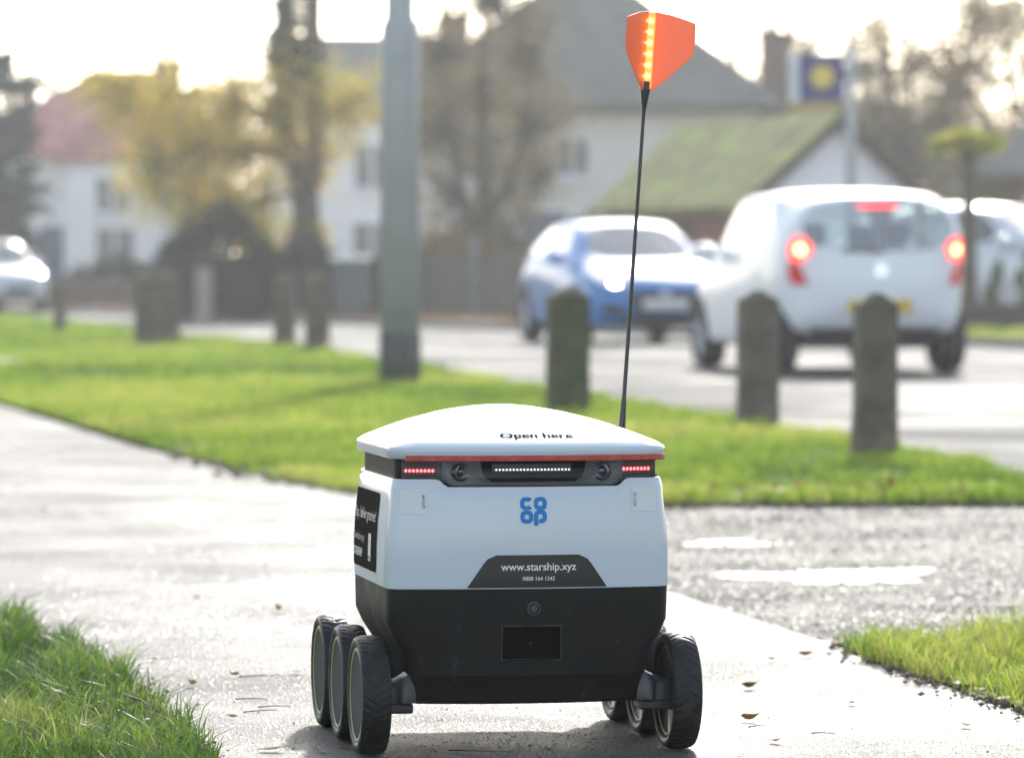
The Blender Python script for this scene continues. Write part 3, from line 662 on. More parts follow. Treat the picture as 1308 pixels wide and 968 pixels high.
mk('cover_gasket', V, F, MATS['dark_plastic'], unit)
# stickers and print on the rear
W = lambda off: rear_fn(B_white, off)
rows = []
for i in range(9):
    t = i/8; z = 0.2690+0.052*t
    if t < 0.82: hw = 0.1135-0.036*t
    else: q = (t-0.82)/0.18; hw = 0.1135-0.036*t-0.011*(q*q)
    rows.append((z, 0.008-hw, 0.008+hw))
V, F = grid_geo(rows, 30); st = decal('web_sticker', V, F, W(0.0008), MATS['sticker_black'], ROBOT)
V, F = text_geo('www.starship.xyz', width=0.122, bold=0.012); decal('web_lettering', V+np.array([0.0095, 0.3005]), F, W(0.0014), MATS['print_white'], st)
V, F = text_geo('0808 164 1242', width=0.052, bold=0.01); decal('phone_number', V+np.array([0.0095, 0.2835]), F, W(0.0014), MATS['print_white'], st)
lo_ = []
def addg(g):
    V, F = g; b = sum(len(v) for v, _ in lo_); lo_.append((V, [tuple(i+b for i in f) for f in F]))
addg(ring_geo(-0.0110, 0.0100, 0.0105, 0.0037, 38, 322)); addg(ring_geo(0.0112, 0.0100, 0.0106, 0.0037)); addg(ring_geo(-0.0108, -0.0112, 0.0105, 0.0037))
addg(ring_geo(0.0112, -0.0105, 0.0105, 0.0037, -112, 180)); addg(([(0.0007, -0.0105), (0.0075, -0.0105), (0.0075, -0.0250), (0.0007, -0.0250)], [(0, 1, 2, 3)]))
V = np.array([p for v, _ in lo_ for p in v]); F = [f for _, fs in lo_ for f in fs]
decal('logo', V+np.array([0.0015, 0.3925]), F, W(0.0009), MATS['coop_blue'], ROBOT)
for (a0, a1, b0, b1, num, tx) in ((-0.2085, -0.1675, 0.3865, 0.4260, '077199', -0.1725), (0.1640, 0.2055, 0.3880, 0.4265, '031133', 0.1695)):
    V, F = grid_geo([(b0+(b1-b0)*i/6, a0, a1) for i in range(7)], 10); q = decal('label_sticker', V, F, W(0.0007), MATS['label_white'], ROBOT)
    V, F = text_geo(num, width=0.021); V = np.stack([-V[:, 1], V[:, 0]], 1); decal('label_number', V+np.array([tx, (b0+b1)/2]), F, W(0.0012), MATS['print_dark'], q)
# sticker on the left side
L = lambda off: left_fn(B_white, off)
V, F = grid_geo(rrect_rows(-0.115, 0.155, 0.285, 0.4135, 0.012), 20); st = decal('side_sticker', V, F, L(0.0009), MATS['sticker_brown'], ROBOT)
V, F = text_geo('Yup, I deliver groceries!', width=0.232, squash=0.0235); decal('side_lettering', V+np.array([0.022, 0.372]), F, L(0.0017), MATS['print_white'], st)
V, F = text_geo('Download my app', width=0.118, squash=0.0165); decal('side_lettering', V+np.array([-0.035, 0.333]), F, L(0.0017), MATS['print_grey'], st)
V, F = text_geo('STARSHIP', width=0.095, bold=0.03, squash=0.0145); decal('side_lettering', V+np.array([-0.045, 0.309]), F, L(0.0017), MATS['print_white'], st)
V, F = grid_geo(rrect_rows(0.070, 0.100, 0.300, 0.345, 0.004, 3, 2), 4); ic = decal('phone_picture', V, F, L(0.0017), MATS['print_white'], st)
V, F = grid_geo([(0.330, 0.083, 0.088), (0.335, 0.083, 0.088)], 2); decal('phone_mark', V, F, L(0.0024), MATS['tape_red'], ic)
V, F = grid_geo([(0.305, 0.074, 0.096), (0.308, 0.074, 0.096)], 2); decal('phone_mark', V, F, L(0.0024), MATS['sticker_black'], ic)
V, F = grid_geo([(0.302, 0.088, 0.096), (0.305, 0.088, 0.096)], 2); decal('phone_mark', V, F, L(0.0024), MATS['sticker_black'], ic)
# round button and number recess on the black shell
bt = lathe('button', [(0.0001, -0.002), (0.0055, -0.002), (0.0060, 0.0), (0.0078, 0.0), (0.0082, -0.0035), (0.0105, -0.003), (0.0112, 0.003), (0.0001, 0.003)], MATS['motor_grey'], ROBOT, 28, 'y')
bt.location = (0.002, rear_fn(B_low, 0.001)(0.002, 0.2355).y, 0.2355); sharp(bt)
lathe('button_shade_ring', [(0.0060, -0.0005), (0.0080, -0.0005), (0.0080, -0.0012), (0.0060, -0.0012)], MATS['recess_shade_black'], bt, 28, 'y', closed=True)  # dark ring laid in the groove as its painted shade
V = []; F = []
fr = [(-0.049, 0.152), (0.049, 0.152), (0.049, 0.209), (-0.049, 0.209)]; fi = [(-0.0468, 0.1545), (0.0468, 0.1545), (0.0468, 0.2065), (-0.0468, 0.2065)]
rf_ = rear_fn(B_low, 0.0012); rf0 = rear_fn(B_low, -0.001)
yb = lambda x, z: -0.2955-0.13*(z-0.165)+0.028*(x/0.2)**2
for (x, z), (xi, zi) in zip(fr, fi): V += [(x, yb(x, z)+0.001, z), (x, yb(x, z)-0.0012, z), (xi, yb(xi, zi)-0.0012, zi), (xi, yb(xi, zi)+0.003, zi)]
for i in range(4):
    j = (i+1) % 4
    for k in range(3): F.append((i*4+k, j*4+k, j*4+k+1, i*4+k+1))
mk('recess_frame', V, F, MATS['dark_plastic'], ROBOT)
bm = bmesh.new(); bmesh.ops.create_icosphere(bm, subdivisions=1, radius=0.003); b = bmk('recess_screw', bm, MATS['lamp_grey'], ROBOT, True); b.location = (0.002, -0.274, 0.178)
# wheels
TH, prof = 440, [(0.074, -0.0175), (0.0765, -0.0205), (0.081, -0.0232), (0.087, -0.0236), (0.0905, -0.0222)]
prof += [(0.0952-0.0000*i-0.0032*abs(-1+i/8)**3.2, -0.0205+0.041*i/16) for i in range(17)] + [(0.0905, 0.0222), (0.087, 0.0236), (0.081, 0.0232), (0.0765, 0.0205), (0.074, 0.0175)]
th = np.arange(TH)/TH*2*np.pi; V = []
for r, x in prof:
    rr = np.full(TH, r)
    if abs(x) < 0.0215 and r > 0.09:
        s = 1 if x > 0 else -1; u = abs(x)/0.0205
        ph = (th*22/(2*np.pi) + 0.55*u + (0.5 if s > 0 else 0)) % 1.0
        g = np.exp(-((ph-0.5)/0.055)**2)*(u > 0.10)*(1.0 if u < 0.95 else 0.6)
        ph2 = (th*22/(2*np.pi) + 0.55*u + 0.45 + (0.5 if s > 0 else 0)) % 1.0
        g2 = np.exp(-((ph2-0.5)/0.045)**2)*(u > 0.5)
        rr = rr-0.0022*np.maximum(g, g2)
    V.append(np.stack([np.full(TH, x), rr*np.cos(th), rr*np.sin(th)], 1))
V = np.concatenate(V); m = len(prof); F = []
k = np.arange(TH); k2 = (k+1) % TH
for i in range(m-1): F.append(np.stack([i*TH+k, (i+1)*TH+k, (i+1)*TH+k2, i*TH+k2], 1))
F.append(np.stack([(m-1)*TH+k, k, k2, (m-1)*TH+k2], 1))
wheel = np_mesh('wheel', V, np.concatenate(F), 4, MATS['rubber'], parent=ROBOT)
wheel.data.polygons.foreach_set('use_smooth', [True]*len(wheel.data.polygons))
lathe('hub_disc', [(0.0001, -0.0200), (0.066, -0.0200), (0.0705, -0.0205), (0.0715, -0.0180), (0.0715, -0.012)], MATS['disc_grey'], wheel, 64, 'x')
lathe('reflective_ring', [(0.0700, -0.0180), (0.0700, -0.0214), (0.0745, -0.0214), (0.0760, -0.0200), (0.0745, -0.0150)], MATS['ring_lime'], wheel, 64, 'x', closed=True)
hub = lathe('hub', [(0.0745, 0.0175), (0.0720, 0.0190), (0.068, 0.0165), (0.064, 0.004), (0.030, 0.000), (0.026, 0.010), (0.0001, 0.011)], MATS['dark_plastic'], wheel, 56, 'x')
first = True
for sx in (-1, 1):
    for y in (-0.2275, 0.0, 0.2275):
        o = wheel if first else copy_tree(wheel, ROBOT); first = False
        o.location = (sx*0.2515, y, 0.0952); o.rotation_euler = (random.uniform(0, 6.28), 0, 0 if sx < 0 else math.pi)
        # motor housing and bracket that carry the wheel
        bm = bmesh.new(); V = []
        for i in range(9):
            t = i/8; x = 0.180+0.062*t; fl = 0.026+0.010*math.sin(math.pi*min(1, t*1.15))-0.010*math.exp(-((t-.52)/.10)**2)
            top = 0.132-0.020*t+0.010*math.exp(-(t/.25)**2)
            V.append([(sx*x, -fl+y, 0.083), (sx*x, -fl*1.05+y, 0.11), (sx*x, -fl*.75+y, top-0.004), (sx*x, y, top), (sx*x, fl*.75+y, top-0.004), (sx*x, fl*1.05+y, 0.11), (sx*x, fl+y, 0.083)])
        rv = [[bm.verts.new(p) for p in r] for r in V]
        for a, b in zip(rv, rv[1:]):
            for q in range(7): bm.faces.new((a[q], a[(q+1) % 7], b[(q+1) % 7], b[q]))
        bm.faces.new(rv[0]); bm.faces.new(rv[-1][::-1])
        h = bmk('motor_housing', bm, MATS['motor_grey'], ROBOT, True); sharp(h, 45)
        box('motor_bracket', *(sorted((sx*0.184, sx*0.240))), y-0.027, y+0.027, 0.066, 0.0825, MATS['dark_plastic'], h, 0.004)
for sx in (-1, 1):   # rocker beams along each side
    bm = bmesh.new(); bm_box(bm, *(sorted((sx*0.165, sx*0.186))), -0.25, 0.25, 0.095, 0.135, 0.008, 3); bmk('rocker_beam', bm, MATS['dark_plastic'], ROBOT)
# antenna mast with light flag
mast = lathe('flag_mast', [(0.0001, 0.0), (0.0062, 0.0), (0.0060, 0.045), (0.0050, 0.075), (0.0046, 0.09), (0.0036, 0.10), (0.0034, 0.30), (0.0030, 0.56), (0.0032, 0.575), (0.0055, 0.592), (0.0085, 0.610), (0.0085, 0.6125), (0.0001, 0.6125)], MATS['dark_plastic'], ROBOT, 20, 'z')
mast.location = (0.2090, 0.03, 0.465); mast.rotation_euler = (R(-0.5), R(4.1), 0)
WSC = 1.28
WING = [(x*WSC, z) for x, z in [(0.006, 0.001), (0.012, 0.003), (0.056, 0.056), (0.060, 0.064), (0.062, 0.072), (0.062, 0.112), (0.0605, 0.117), (0.055, 0.1195), (0.030, 0.1285), (0.006, 0.133)]]
for ang in (-13, 180+62):
    bm = bmesh.new(); a = [bm.verts.new((x, -0.0009, z)) for x, z in WING]; b = [bm.verts.new((x, 0.0009, z)) for x, z in WING]
    bm.faces.new(a); bm.faces.new(b[::-1])
    for k in range(len(WING)): bm.faces.new((a[k], b[k], b[(k+1) % len(WING)], a[(k+1) % len(WING)]))
    w_ = bmk('flag_wing', bm, MATS['flag_orange'], mast); w_.location = (0, 0, 0.609); w_.rotation_euler = (0, 0, R(-12+ang))
bm = bmesh.new(); bm_box(bm, -0.0095, 0.0095, -0.004, 0.006, 0.6135, 0.742, 0.002, 2); bar = bmk('light_bar', bm, MATS['flag_bar_glow'], mast); 
for s in (-1, 1):
    o = box('bar_rib', s*0.0075-0.0012, s*0.0075+0.0012, -0.0065, -0.0035, 0.614, 0.741, MATS['flag_bar_glow'], mast)
box('flag_socket', -0.006, 0.006, -0.0055, 0.0065, 0.611, 0.6255, MATS['dark_plastic'], mast, 0.001)
for i in range(6):
    for x, r in ((0.001, 0.0026), (-0.0088, 0.0010)):
        bm = bmesh.new(); bmesh.ops.create_icosphere(bm, subdivisions=2, radius=r); o = bmk('amber_led', bm, MATS['led_amber'], mast, True); o.location = (x, -0.0052, 0.634+0.0185*i)

# ------------------------------------------------------------------ timber bollards, lamp column, sign
pmat('bollard_wood', (0.105, 0.088, 0.062), 0.9, (0.19, 0.165, 0.125), 7, bump=0.8, bscale=18, bdist=0.02)
pmat('bollard_moss', (0.06, 0.075, 0.03), 0.95, (0.12, 0.12, 0.07), 9, bump=0.8, bscale=22, bdist=0.02)
def bollard(x, y, h, w, rz, label, seed, mossy=False, tilt=0.0):
    r = random.Random(seed); bm = bmesh.new(); lv = []
    for z, k in ((-0.1, 1.02), (0.08, 1.0), (0.2, .99), (0.35, .985), (0.5, .98), (h-0.052, .985), (h-0.045, .965)):
        q = w/2*k; c = 0.86
        lv.append([bm.verts.new((px*q+r.uniform(-.004, .004), py*q+r.uniform(-.004, .004), z)) for px, py in ((-1, -c), (-c, -1), (c, -1), (1, -c), (1, c), (c, 1), (-c, 1), (-1, c))])
    for a, b in zip(lv, lv[1:]):
        for k in range(8): bm.faces.new((a[k], a[(k+1) % 8], b[(k+1) % 8], b[k]))
    o = bmk('timber_bollard', bm, MATS['bollard_moss' if mossy else 'bollard_wood'])
    bm = bmesh.new(); base = [bm.verts.new((v.co.x*1.0, v.co.y*1.0, h-0.0695)) for v in []]
    q = w/2*0.965; c = 0.86
    b0 = [bm.verts.new((px*q, py*q, h-0.045)) for px, py in ((-1, -c), (-c, -1), (c, -1), (1, -c), (1, c), (c, 1), (-c, 1), (-1, c))]
    b1 = [bm.verts.new((px*.022, py*.022, h)) for px, py in ((-1, -c), (-c, -1), (c, -1), (1, -c), (1, c), (c, 1), (-c, 1), (-1, c))]
    for k in range(8): bm.faces.new((b0[k], b0[(k+1) % 8], b1[(k+1) % 8], b1[k]))
    bm.faces.new(b1)
    bmk('pointed_cap', bm, MATS['bollard_moss'], o)
    o.location = (x, y, 0.03); o.rotation_euler = (0, R(tilt), rz)
    return tag(o, label, 'bollard', 'timber bollards along the verge')
bollard(1.488, 18.5, 0.655, 0.165, 0.12, 'weathered timber bollard at the kerb, standing in front of the white hatchback number plate', 1, tilt=0.6)
bollard(1.225, 22.45, 0.65, 0.195, 0.08, 'weathered timber bollard beside the rear left wheel of the white hatchback', 2)
bollard(0.300, 24.2, 0.66, 0.215, 0.15, 'mossy green timber bollard in front of the blue car', 3, True)
bollard(-1.88, 43.4, 0.74, 0.235, 0.1, 'dark timber bollard just left of the grey lamp column, right one of a pair', 4)
bollard(-2.28, 45.2, 0.74, 0.215, 0.0, 'dark timber bollard left of the grey lamp column, left one of a pair', 5)
bollard(-3.63, 44.7, 0.74, 0.235, 0.1, 'dark timber bollard before the white house, front one of an overlapping pair', 6)
bollard(-3.70, 48.5, 0.76, 0.225, 0.2, 'dark timber bollard before the white house, rear one of an overlapping pair', 7)
bollard(-5.42, 54.0, 0.62, 0.14, 0.0, 'thin dark timber post standing alone in the grass before the hedge', 8)

pmat('column_grey', (0.40, 0.42, 0.41), 0.5, (0.46, 0.48, 0.47), 3, bump=0.1, bscale=20)
pmat('column_base', (0.075, 0.08, 0.075), 0.8, (0.12, 0.125, 0.115), 10)
LC = thing('lamp_column', 'tall grey metal lamp column with dark base standing in the verge', 'lamp post', (-0.755, 30.35, 0.0))
lathe('column_base', [(0.142, -0.1), (0.142, 0.36), (0.136, 0.37)], MATS['column_base'], LC, 28)
lathe('column_shaft', [(0.134, 0.365), (0.130, 2.36), (0.131, 2.40), (0.124, 2.44), (0.100, 2.48), (0.094, 4.5), (0.050, 6.0)], MATS['column_grey'], LC, 28)
tube('lamp_arm', [(0, 0, 5.95), (0.05, 0, 6.15), (0.4, 0.05, 6.25), (0.8, 0.1, 6.28)], [0.045, 0.04, 0.032, 0.03], MATS['column_grey'], LC)
box('lamp_head', 0.75, 1.35, 0.0, 0.2, 6.22, 6.34, MATS['column_grey'], LC, 0.04)

pmat('sign_blue', (0.035, 0.035, 0.16), 0.5); pmat('sign_yellow', (0.75, 0.55, 0.10), 0.5); pmat('sign_pale', (0.62, 0.64, 0.66), 0.5)
SG = thing('pole_sign', 'dark blue square sign with yellow sun emblem on a tall grey pole', 'sign', (4.36, 58, 0.04))
lathe('pole', [(0.072, -0.1), (0.068, 3.65), (0.06, 3.67)], MATS['column_grey'], SG, 16)
bd = box('sign_board', -0.66, -0.08, -0.04, 0.03, 2.93, 3.54, MATS['sign_blue'], SG, 0.004)
box('sign_edge', -0.80, -0.665, -0.02, 0.03, 2.92, 3.55, MATS['sign_pale'], SG, 0.004)
bm = bmesh.new(); pts = []
for k in range(24):
    r = 0.18 if k % 2 == 0 else 0.125; a = 2*math.pi*k/24; pts.append(bm.verts.new((-0.37+r*math.cos(a), -0.044, 3.24+r*math.sin(a))))
bm.faces.new(pts); ex = bmesh.ops.extrude_face_region(bm, geom=bm.faces[:]); bmesh.ops.translate(bm, vec=(0, -0.006, 0), verts=[v for v in ex['geom'] if isinstance(v, bmesh.types.BMVert)])
bmk('sun_emblem', bm, MATS['sign_yellow'], bd)

# ------------------------------------------------------------------ cars
pmat('paint_white', (0.84, 0.86, 0.89), 0.4, coat=0.4, spec=0.3); pmat('paint_blue', (0.02, 0.17, 0.46), 0.5, coat=0.6, spec=0.15)
pmat('paint_silver', (0.62, 0.65, 0.68), 0.3, coat=0.8, metallic=0.2)
pmat('car_black', (0.012, 0.012, 0.013), 0.5); pmat('car_tyre', (0.02, 0.02, 0.02), 0.75); pmat('car_rim', (0.45, 0.46, 0.48), 0.35, metallic=0.7)
pmat('seat_dark', (0.02, 0.022, 0.025), 0.8); pmat('plate_yellow', (0.75, 0.50, 0.03), 0.4); pmat('plate_white', (0.75, 0.75, 0.75), 0.4)
pmat('chrome', (0.7, 0.7, 0.72), 0.12, metallic=1.0)
pmat('brake_lit', (0.6, 0.02, 0.02), 0.25, emit=(1.0, 0.05, 0.05), estr=1.3); pmat('brake_core', (1, 0.4, 0.2), 0.25, emit=(1.0, 0.46, 0.17), estr=4.0)
pmat('tail_red', (0.45, 0.015, 0.015), 0.2, coat=0.5); pmat('lamp_clear', (0.6, 0.62, 0.65), 0.1, coat=0.6); pmat('head_lit', (1, 1, 1), 0.2, emit=(1.0, 1.0, 0.90), estr=22.0)
pmat('tail_dim', (0.5, 0.012, 0.015), 0.25, emit=(1.0, 0.03, 0.03), estr=0.06)
glassmat('car_glass', (0.82, 0.91, 0.90), refl=0.20)
HATCH = dict(cols=[
    [(-1.62, .60, .30), (-1.765, .76, .56), (-1.73, .785, .95), (-1.62, .70, 1.46)],
    [(-1.32, .78, .26), (-1.36, .815, .60), (-1.32, .805, .98), (-1.24, .715, 1.495)],
    [(-.35, .79, .22), (-.35, .825, .58), (-.38, .80, .95), (-.45, .715, 1.515)],
    [(.80, .79, .22), (.80, .82, .58), (.70, .79, .92), (.28, .66, 1.47)],
    [(1.05, .79, .22), (1.08, .81, .58), (1.04, .77, .90), (.98, .66, .95)],
    [(1.50, .74, .22), (1.54, .77, .52), (1.48, .72, .80), (1.40, .55, .88)],
    [(1.70, .58, .24), (1.76, .60, .50), (1.70, .56, .70), (1.62, .42, .78)]], wb=(-1.25, 1.17), tr=.715, wr=.285, bow=.05)
SALOON = dict(cols=[
    [(-2.08, .66, .34), (-2.22, .76, .62), (-2.14, .74, 1.00), (-1.80, .52, 1.22)],
    [(-1.55, .85, .26), (-1.60, .89, .62), (-1.50, .87, .98), (-1.12, .56, 1.40)],
    [(-.20, .86, .22), (-.20, .90, .58), (-.22, .87, .94), (-.28, .60, 1.455)],
    [(1.05, .86, .22), (1.05, .895, .58), (.85, .86, .92), (.30, .56, 1.40)],
    [(1.35, .86, .22), (1.38, .89, .58), (1.28, .85, .88), (1.16, .72, .95)],
    [(1.92, .80, .22), (1.98, .83, .50), (1.90, .77, .74), (1.80, .58, .82)],
    [(2.12, .62, .22), (2.22, .64, .46), (2.16, .60, .64), (2.06, .44, .70)]], wb=(-1.32, 1.38), tr=.78, wr=.325, bow=.09)
def make_car(name, label, spec, paint, loc, heading, zs=1.0):
    root = thing(name, label, 'car', loc, heading)          # local +x is the car's front
    cols = spec['cols']; bm = bmesh.new(); nC = len(cols); bow = spec['bow']
    Lv = [[bm.verts.new((x, y, z*zs)) for x, y, z in c] for c in cols]; Rv = [[bm.verts.new((x, -y, z*zs)) for x, y, z in c] for c in cols]
    top = [bm.verts.new((c[3][0]+(0.06 if i >= 3 else (-0.03 if i == 0 else 0)), 0, c[3][2]*zs+0.025)) for i, c in enumerate(cols)]
    bot = [bm.verts.new((c[0][0], 0, c[0][2]*zs)) for c in cols]
    rear = [bot[0]]+[bm.verts.new((cols[0][j][0]-bow, 0, cols[0][j][2]*zs)) for j in (1, 2)]+[top[0]]
    front = [bot[-1]]+[bm.verts.new((cols[-1][j][0]+bow, 0, cols[-1][j][2]*zs)) for j in (1, 2)]+[top[-1]]
    glass = {}
    def f(vs, g=None):
        fa = bm.faces.new(vs)
        if g: glass.setdefault(g, []).append(fa)
    for i in range(nC-1):
        for j in range(3):
            g = None
            if j == 2 and i == 1: g = 'side_rear'
            if j == 2 and i == 2: g = 'side_front'
            if j == 2 and i == 0 and spec is SALOON: g = None
            f((Lv[i][j], Lv[i+1][j], Lv[i+1][j+1], Lv[i][j+1]), g and g+'_l'); f((Rv[i][j], Rv[i][j+1], Rv[i+1][j+1], Rv[i+1][j]), g and g+'_r')
        g = 'windscreen' if i == 3 else ('rear_screen' if (i == 0 and spec is SALOON) else None)
        f((Lv[i][3], Lv[i+1][3], top[i+1], top[i]), g); f((top[i], top[i+1], Rv[i+1][3], Rv[i][3]), g)
        f((Lv[i][0], bot[i], bot[i+1], Lv[i+1][0])); f((bot[i], Rv[i][0], Rv[i+1][0], bot[i+1]))
    for j in range(3):
        g = 'rear_screen' if (j == 2 and spec is HATCH) else None
        f((Lv[0][j], Lv[0][j+1], rear[j+1], rear[j]), g); f((rear[j], rear[j+1], Rv[0][j+1], Rv[0][j]), g)
        f((Lv[-1][j], front[j], front[j+1], Lv[-1][j+1])); f((front[j], Rv[-1][j], Rv[-1][j+1], front[j+1]))
    bmesh.ops.recalc_face_normals(bm, faces=bm.faces[:])
    names = ['body', 'wheel_liner']; mi = {}
    for g, fs in glass.items():
        k = len(names); names.append(g); mi[g] = k
        bmesh.ops.inset_region(bm, faces=fs, thickness=0.04, use_even_offset=True)
        for q in fs: q.material_index = k
    cl = bm.edges.layers.float.get('crease_edge') or bm.edges.layers.float.new('crease_edge')
    for g, fs in glass.items():
        for q in fs:
            for e in q.edges:
                if any(x not in fs for x in e.link_faces): e[cl] = 0.95
    for i in range(nC-1):
        for S in (Lv, Rv):
            for j, w in ((0, .6), (2, .45), (3, .6)):
                e = bm.edges.get((S[i][j], S[i+1][j]))
                if e: e[cl] = w
    for S in (Lv, Rv):
        for j in range(3):
            e = bm.edges.get((S[0][j], S[0][j+1]))
            if e: e[cl] = 0.4
    for S in (Lv, Rv):
        e = bm.edges.get((S[0][3], top[0]))
        if e: e[cl] = 0.5
    me = bpy.data.meshes.new('cage'); bm.to_mesh(me); bm.free()
    ob = bpy.data.objects.new('cage', me); COL.objects.link(ob)
    for k in range(len(names)): me.materials.append(MATS['car_black'])
    sm = ob.modifiers.new('s', 'SUBSURF'); sm.levels = 3; sm.render_levels = 3
    # wheel arches
    bm = bmesh.new()
    for x in spec['wb']:
        for s in (-1, 1):
            r = bmesh.ops.create_cone(bm, cap_ends=True, segments=32, radius1=spec['wr']+0.055, radius2=spec['wr']+0.055, depth=0.36)
            bmesh.ops.transform(bm, matrix=Matrix.Translation((x, s*(spec['tr']+.02), spec['wr'])) @ Matrix.Rotation(math.pi/2, 4, 'X'), verts=r['verts'])
    for q in bm.faces: q.material_index = 1
    cm = bpy.data.meshes.new('arch'); bm.to_mesh(cm); bm.free(); cm.materials.append(MATS['car_black']); cm.materials.append(MATS['car_tyre'])
    co = bpy.data.objects.new('arch', cm); COL.objects.link(co)
    bo = ob.modifiers.new('b', 'BOOLEAN'); bo.operation = 'DIFFERENCE'; bo.solver = 'EXACT'; bo.object = co; bo.material_mode = 'INDEX'
    bpy.context.view_layer.update(); dg = bpy.context.evaluated_depsgraph_get(); full = bpy.data.meshes.new_from_object(ob.evaluated_get(dg))
    bpy.data.objects.remove(ob); bpy.data.objects.remove(co)
    tree = BVHTree.FromPolygons([v.co.copy() for v in full.vertices], [tuple(p.vertices) for p in full.polygons])
    for k, nmx in enumerate(names):
        b2 = bmesh.new(); b2.from_mesh(full)
        bmesh.ops.delete(b2, geom=[q for q in b2.faces if q.material_index != k], context='FACES')
        if not b2.faces: b2.free(); continue
        for q in b2.faces: q.material_index = 0
        if k == 1:          # one wheel arch for each wheel
            bmesh.ops.remove_doubles(b2, verts=b2.verts[:], dist=1e-5); seen = set(); isl = []
            for q in b2.faces:
                if q.index in seen: continue
                st_ = [q]; seen.add(q.index); cur = []
                while st_:
                    w_ = st_.pop(); cur.append(w_)
                    for e in w_.edges:
                        for z_ in e.link_faces:
                            if z_.index not in seen: seen.add(z_.index); st_.append(z_)
                isl.append([[tuple(v.co) for v in w_.verts] for w_ in cur])
            b2.free()
            for fs in isl:
                V = [p for fc in fs for p in fc]; c0 = 0; F = []
                for fc in fs: F.append(tuple(range(c0, c0+len(fc)))); c0 += len(fc)
                o_ = mk('wheel_arch', V, F, MATS['car_black'], root); b3 = bmesh.new(); b3.from_mesh(o_.data); bmesh.ops.remove_doubles(b3, verts=b3.verts[:], dist=1e-5); b3.to_mesh(o_.data); b3.free()
            continue
        me2 = bpy.data.meshes.new(nmx); b2.to_mesh(me2); b2.free(); me2.materials.clear()
        nm_ = {'body': 'body', 'wheel_liner': 'wheel_arch', 'windscreen': 'windscreen', 'rear_screen': 'rear_window'}.get(nmx, 'side_window')
        link(nm_, me2, MATS[paint] if k == 0 else (MATS['car_black'] if k == 1 else MATS['car_glass']), root, True)
    # wheels
    wr = spec['wr']; proto = None
    for x in spec['wb']:
        for s in (-1, 1):
            if proto is None:
                proto = lathe('wheel', [(wr*.66, -.09), (wr*.74, -.10), (wr*.93, -.10), (wr, -.075), (wr, .075), (wr*.93, .10), (wr*.74, .10), (wr*.66, .09)], MATS['car_tyre'], root, 36, 'y', closed=True)
                rim = bmesh.new()
                for k in range(5):
                    a = 2*math.pi*k/5
                    bm_tube(rim, [(0, -.075, 0), (wr*.66*math.cos(a), -.07, wr*.66*math.sin(a))], [wr*.13, wr*.10], 6)
                r_ = bmesh.ops.create_cone(rim, cap_ends=True, segments=28, radius1=wr*.69, radius2=wr*.69, depth=0.05); bmesh.ops.transform(rim, matrix=Matrix.Translation((0, -.02, 0)) @ Matrix.Rotation(math.pi/2, 4, 'X'), verts=r_['verts'])
                bmk('rim', rim, MATS['car_rim'], proto); o = proto
            else: o = copy_tree(proto, root)
            o.location = (x, s*spec['tr'], wr); o.rotation_euler = (0, 0, 0 if s < 0 else math.pi)
    # inside
    for x in (-.95, .15):
        for s in (-1, 1):
            bm = bmesh.new(); bm_box(bm, x-.1, x+.05, s*.36-.22, s*.36+.22, .45, 1.02, .05); bm_box(bm, x-.09, x-.0, s*.36-.11, s*.36+.11, 1.04, 1.24*zs, .04); bmk('seat', bm, MATS['seat_dark'], root)
    box('dashboard', .70, 1.0, -.68, .68, .6, .90, MATS['seat_dark'], root, .04)
    box('floor_pan', cols[0][0][0]+.25, cols[-1][0][0]-.3, -.55, .55, .20, .30, MATS['car_black'], root)
    # mirrors
    for s in (-1, 1):
        mx, my = cols[3][2][0]-.08, cols[3][2][1]
        bm = bmesh.new(); bm_box(bm, mx-.06, mx+.10, s*(my+.10)-.11, s*(my+.10)+.11, .93*zs, 1.07*zs, .045, 3); bmk('mirror', bm, MATS[paint], root, True)
    def patch(nm, poly, side, mat, off=0.012, par=None, cuts=3):
        """panel (y,z) laid on the front (+1) or rear (-1) of the body"""
        b = bmesh.new(); vs = [b.verts.new((0, y, z)) for y, z in poly]; b.faces.new(vs); bmesh.ops.triangulate(b, faces=b.faces[:])
        bmesh.ops.subdivide_edges(b, edges=b.edges[:], cuts=cuts, use_grid_fill=True)
        for v in b.verts:
            h = tree.ray_cast(Vector((side*5, v.co.y, v.co.z)), Vector((-side, 0, 0)))
            v.co.x = (h[0].x if h[0] else side*(abs(cols[0][1][0])-.25))+side*off
        ex = bmesh.ops.extrude_face_region(b, geom=b.faces[:]); bmesh.ops.translate(b, vec=(-side*(off+.03), 0, 0), verts=[v for v in ex['geom'] if isinstance(v, bmesh.types.BMVert)])
        return bmk(nm, b, mat, par or root)
    return root, patch
def mir(p): return [(-y, z) for y, z in p][::-1]

car, patch = make_car('hatchback_car', 'small white hatchback driving away with lit red brake lights', HATCH, 'paint_white', (2.66, 38.55, -0.06), R(90+11.5))
TLp = [(.57, 1.03), (.61, 1.10), (.70, 1.12), (.735, 1.04), (.73, .94), (.66, .92), (.61, .96)]
TLd = [(.68, .915), (.735, .93), (.74, .78), (.71, .73), (.60, .73), (.60, .75), (.675, .77)]
for fn in (lambda p: p, mir):
    tl = patch('tail_light', fn(TLp), -1, MATS['brake_lit'], 0.02); patch('lamp_core', fn([(.625, 1.02), (.66, 1.065), (.70, 1.04), (.69, .98), (.64, .975)]), -1, MATS['brake_core'], 0.03, tl)
    patch('reflector', fn(TLd), -1, MATS['tail_dim'], 0.018)
patch('high_brake_light', [(-.16, 1.362), (.16, 1.362), (.16, 1.39), (-.16, 1.39)], -1, MATS['brake_lit'], 0.02)
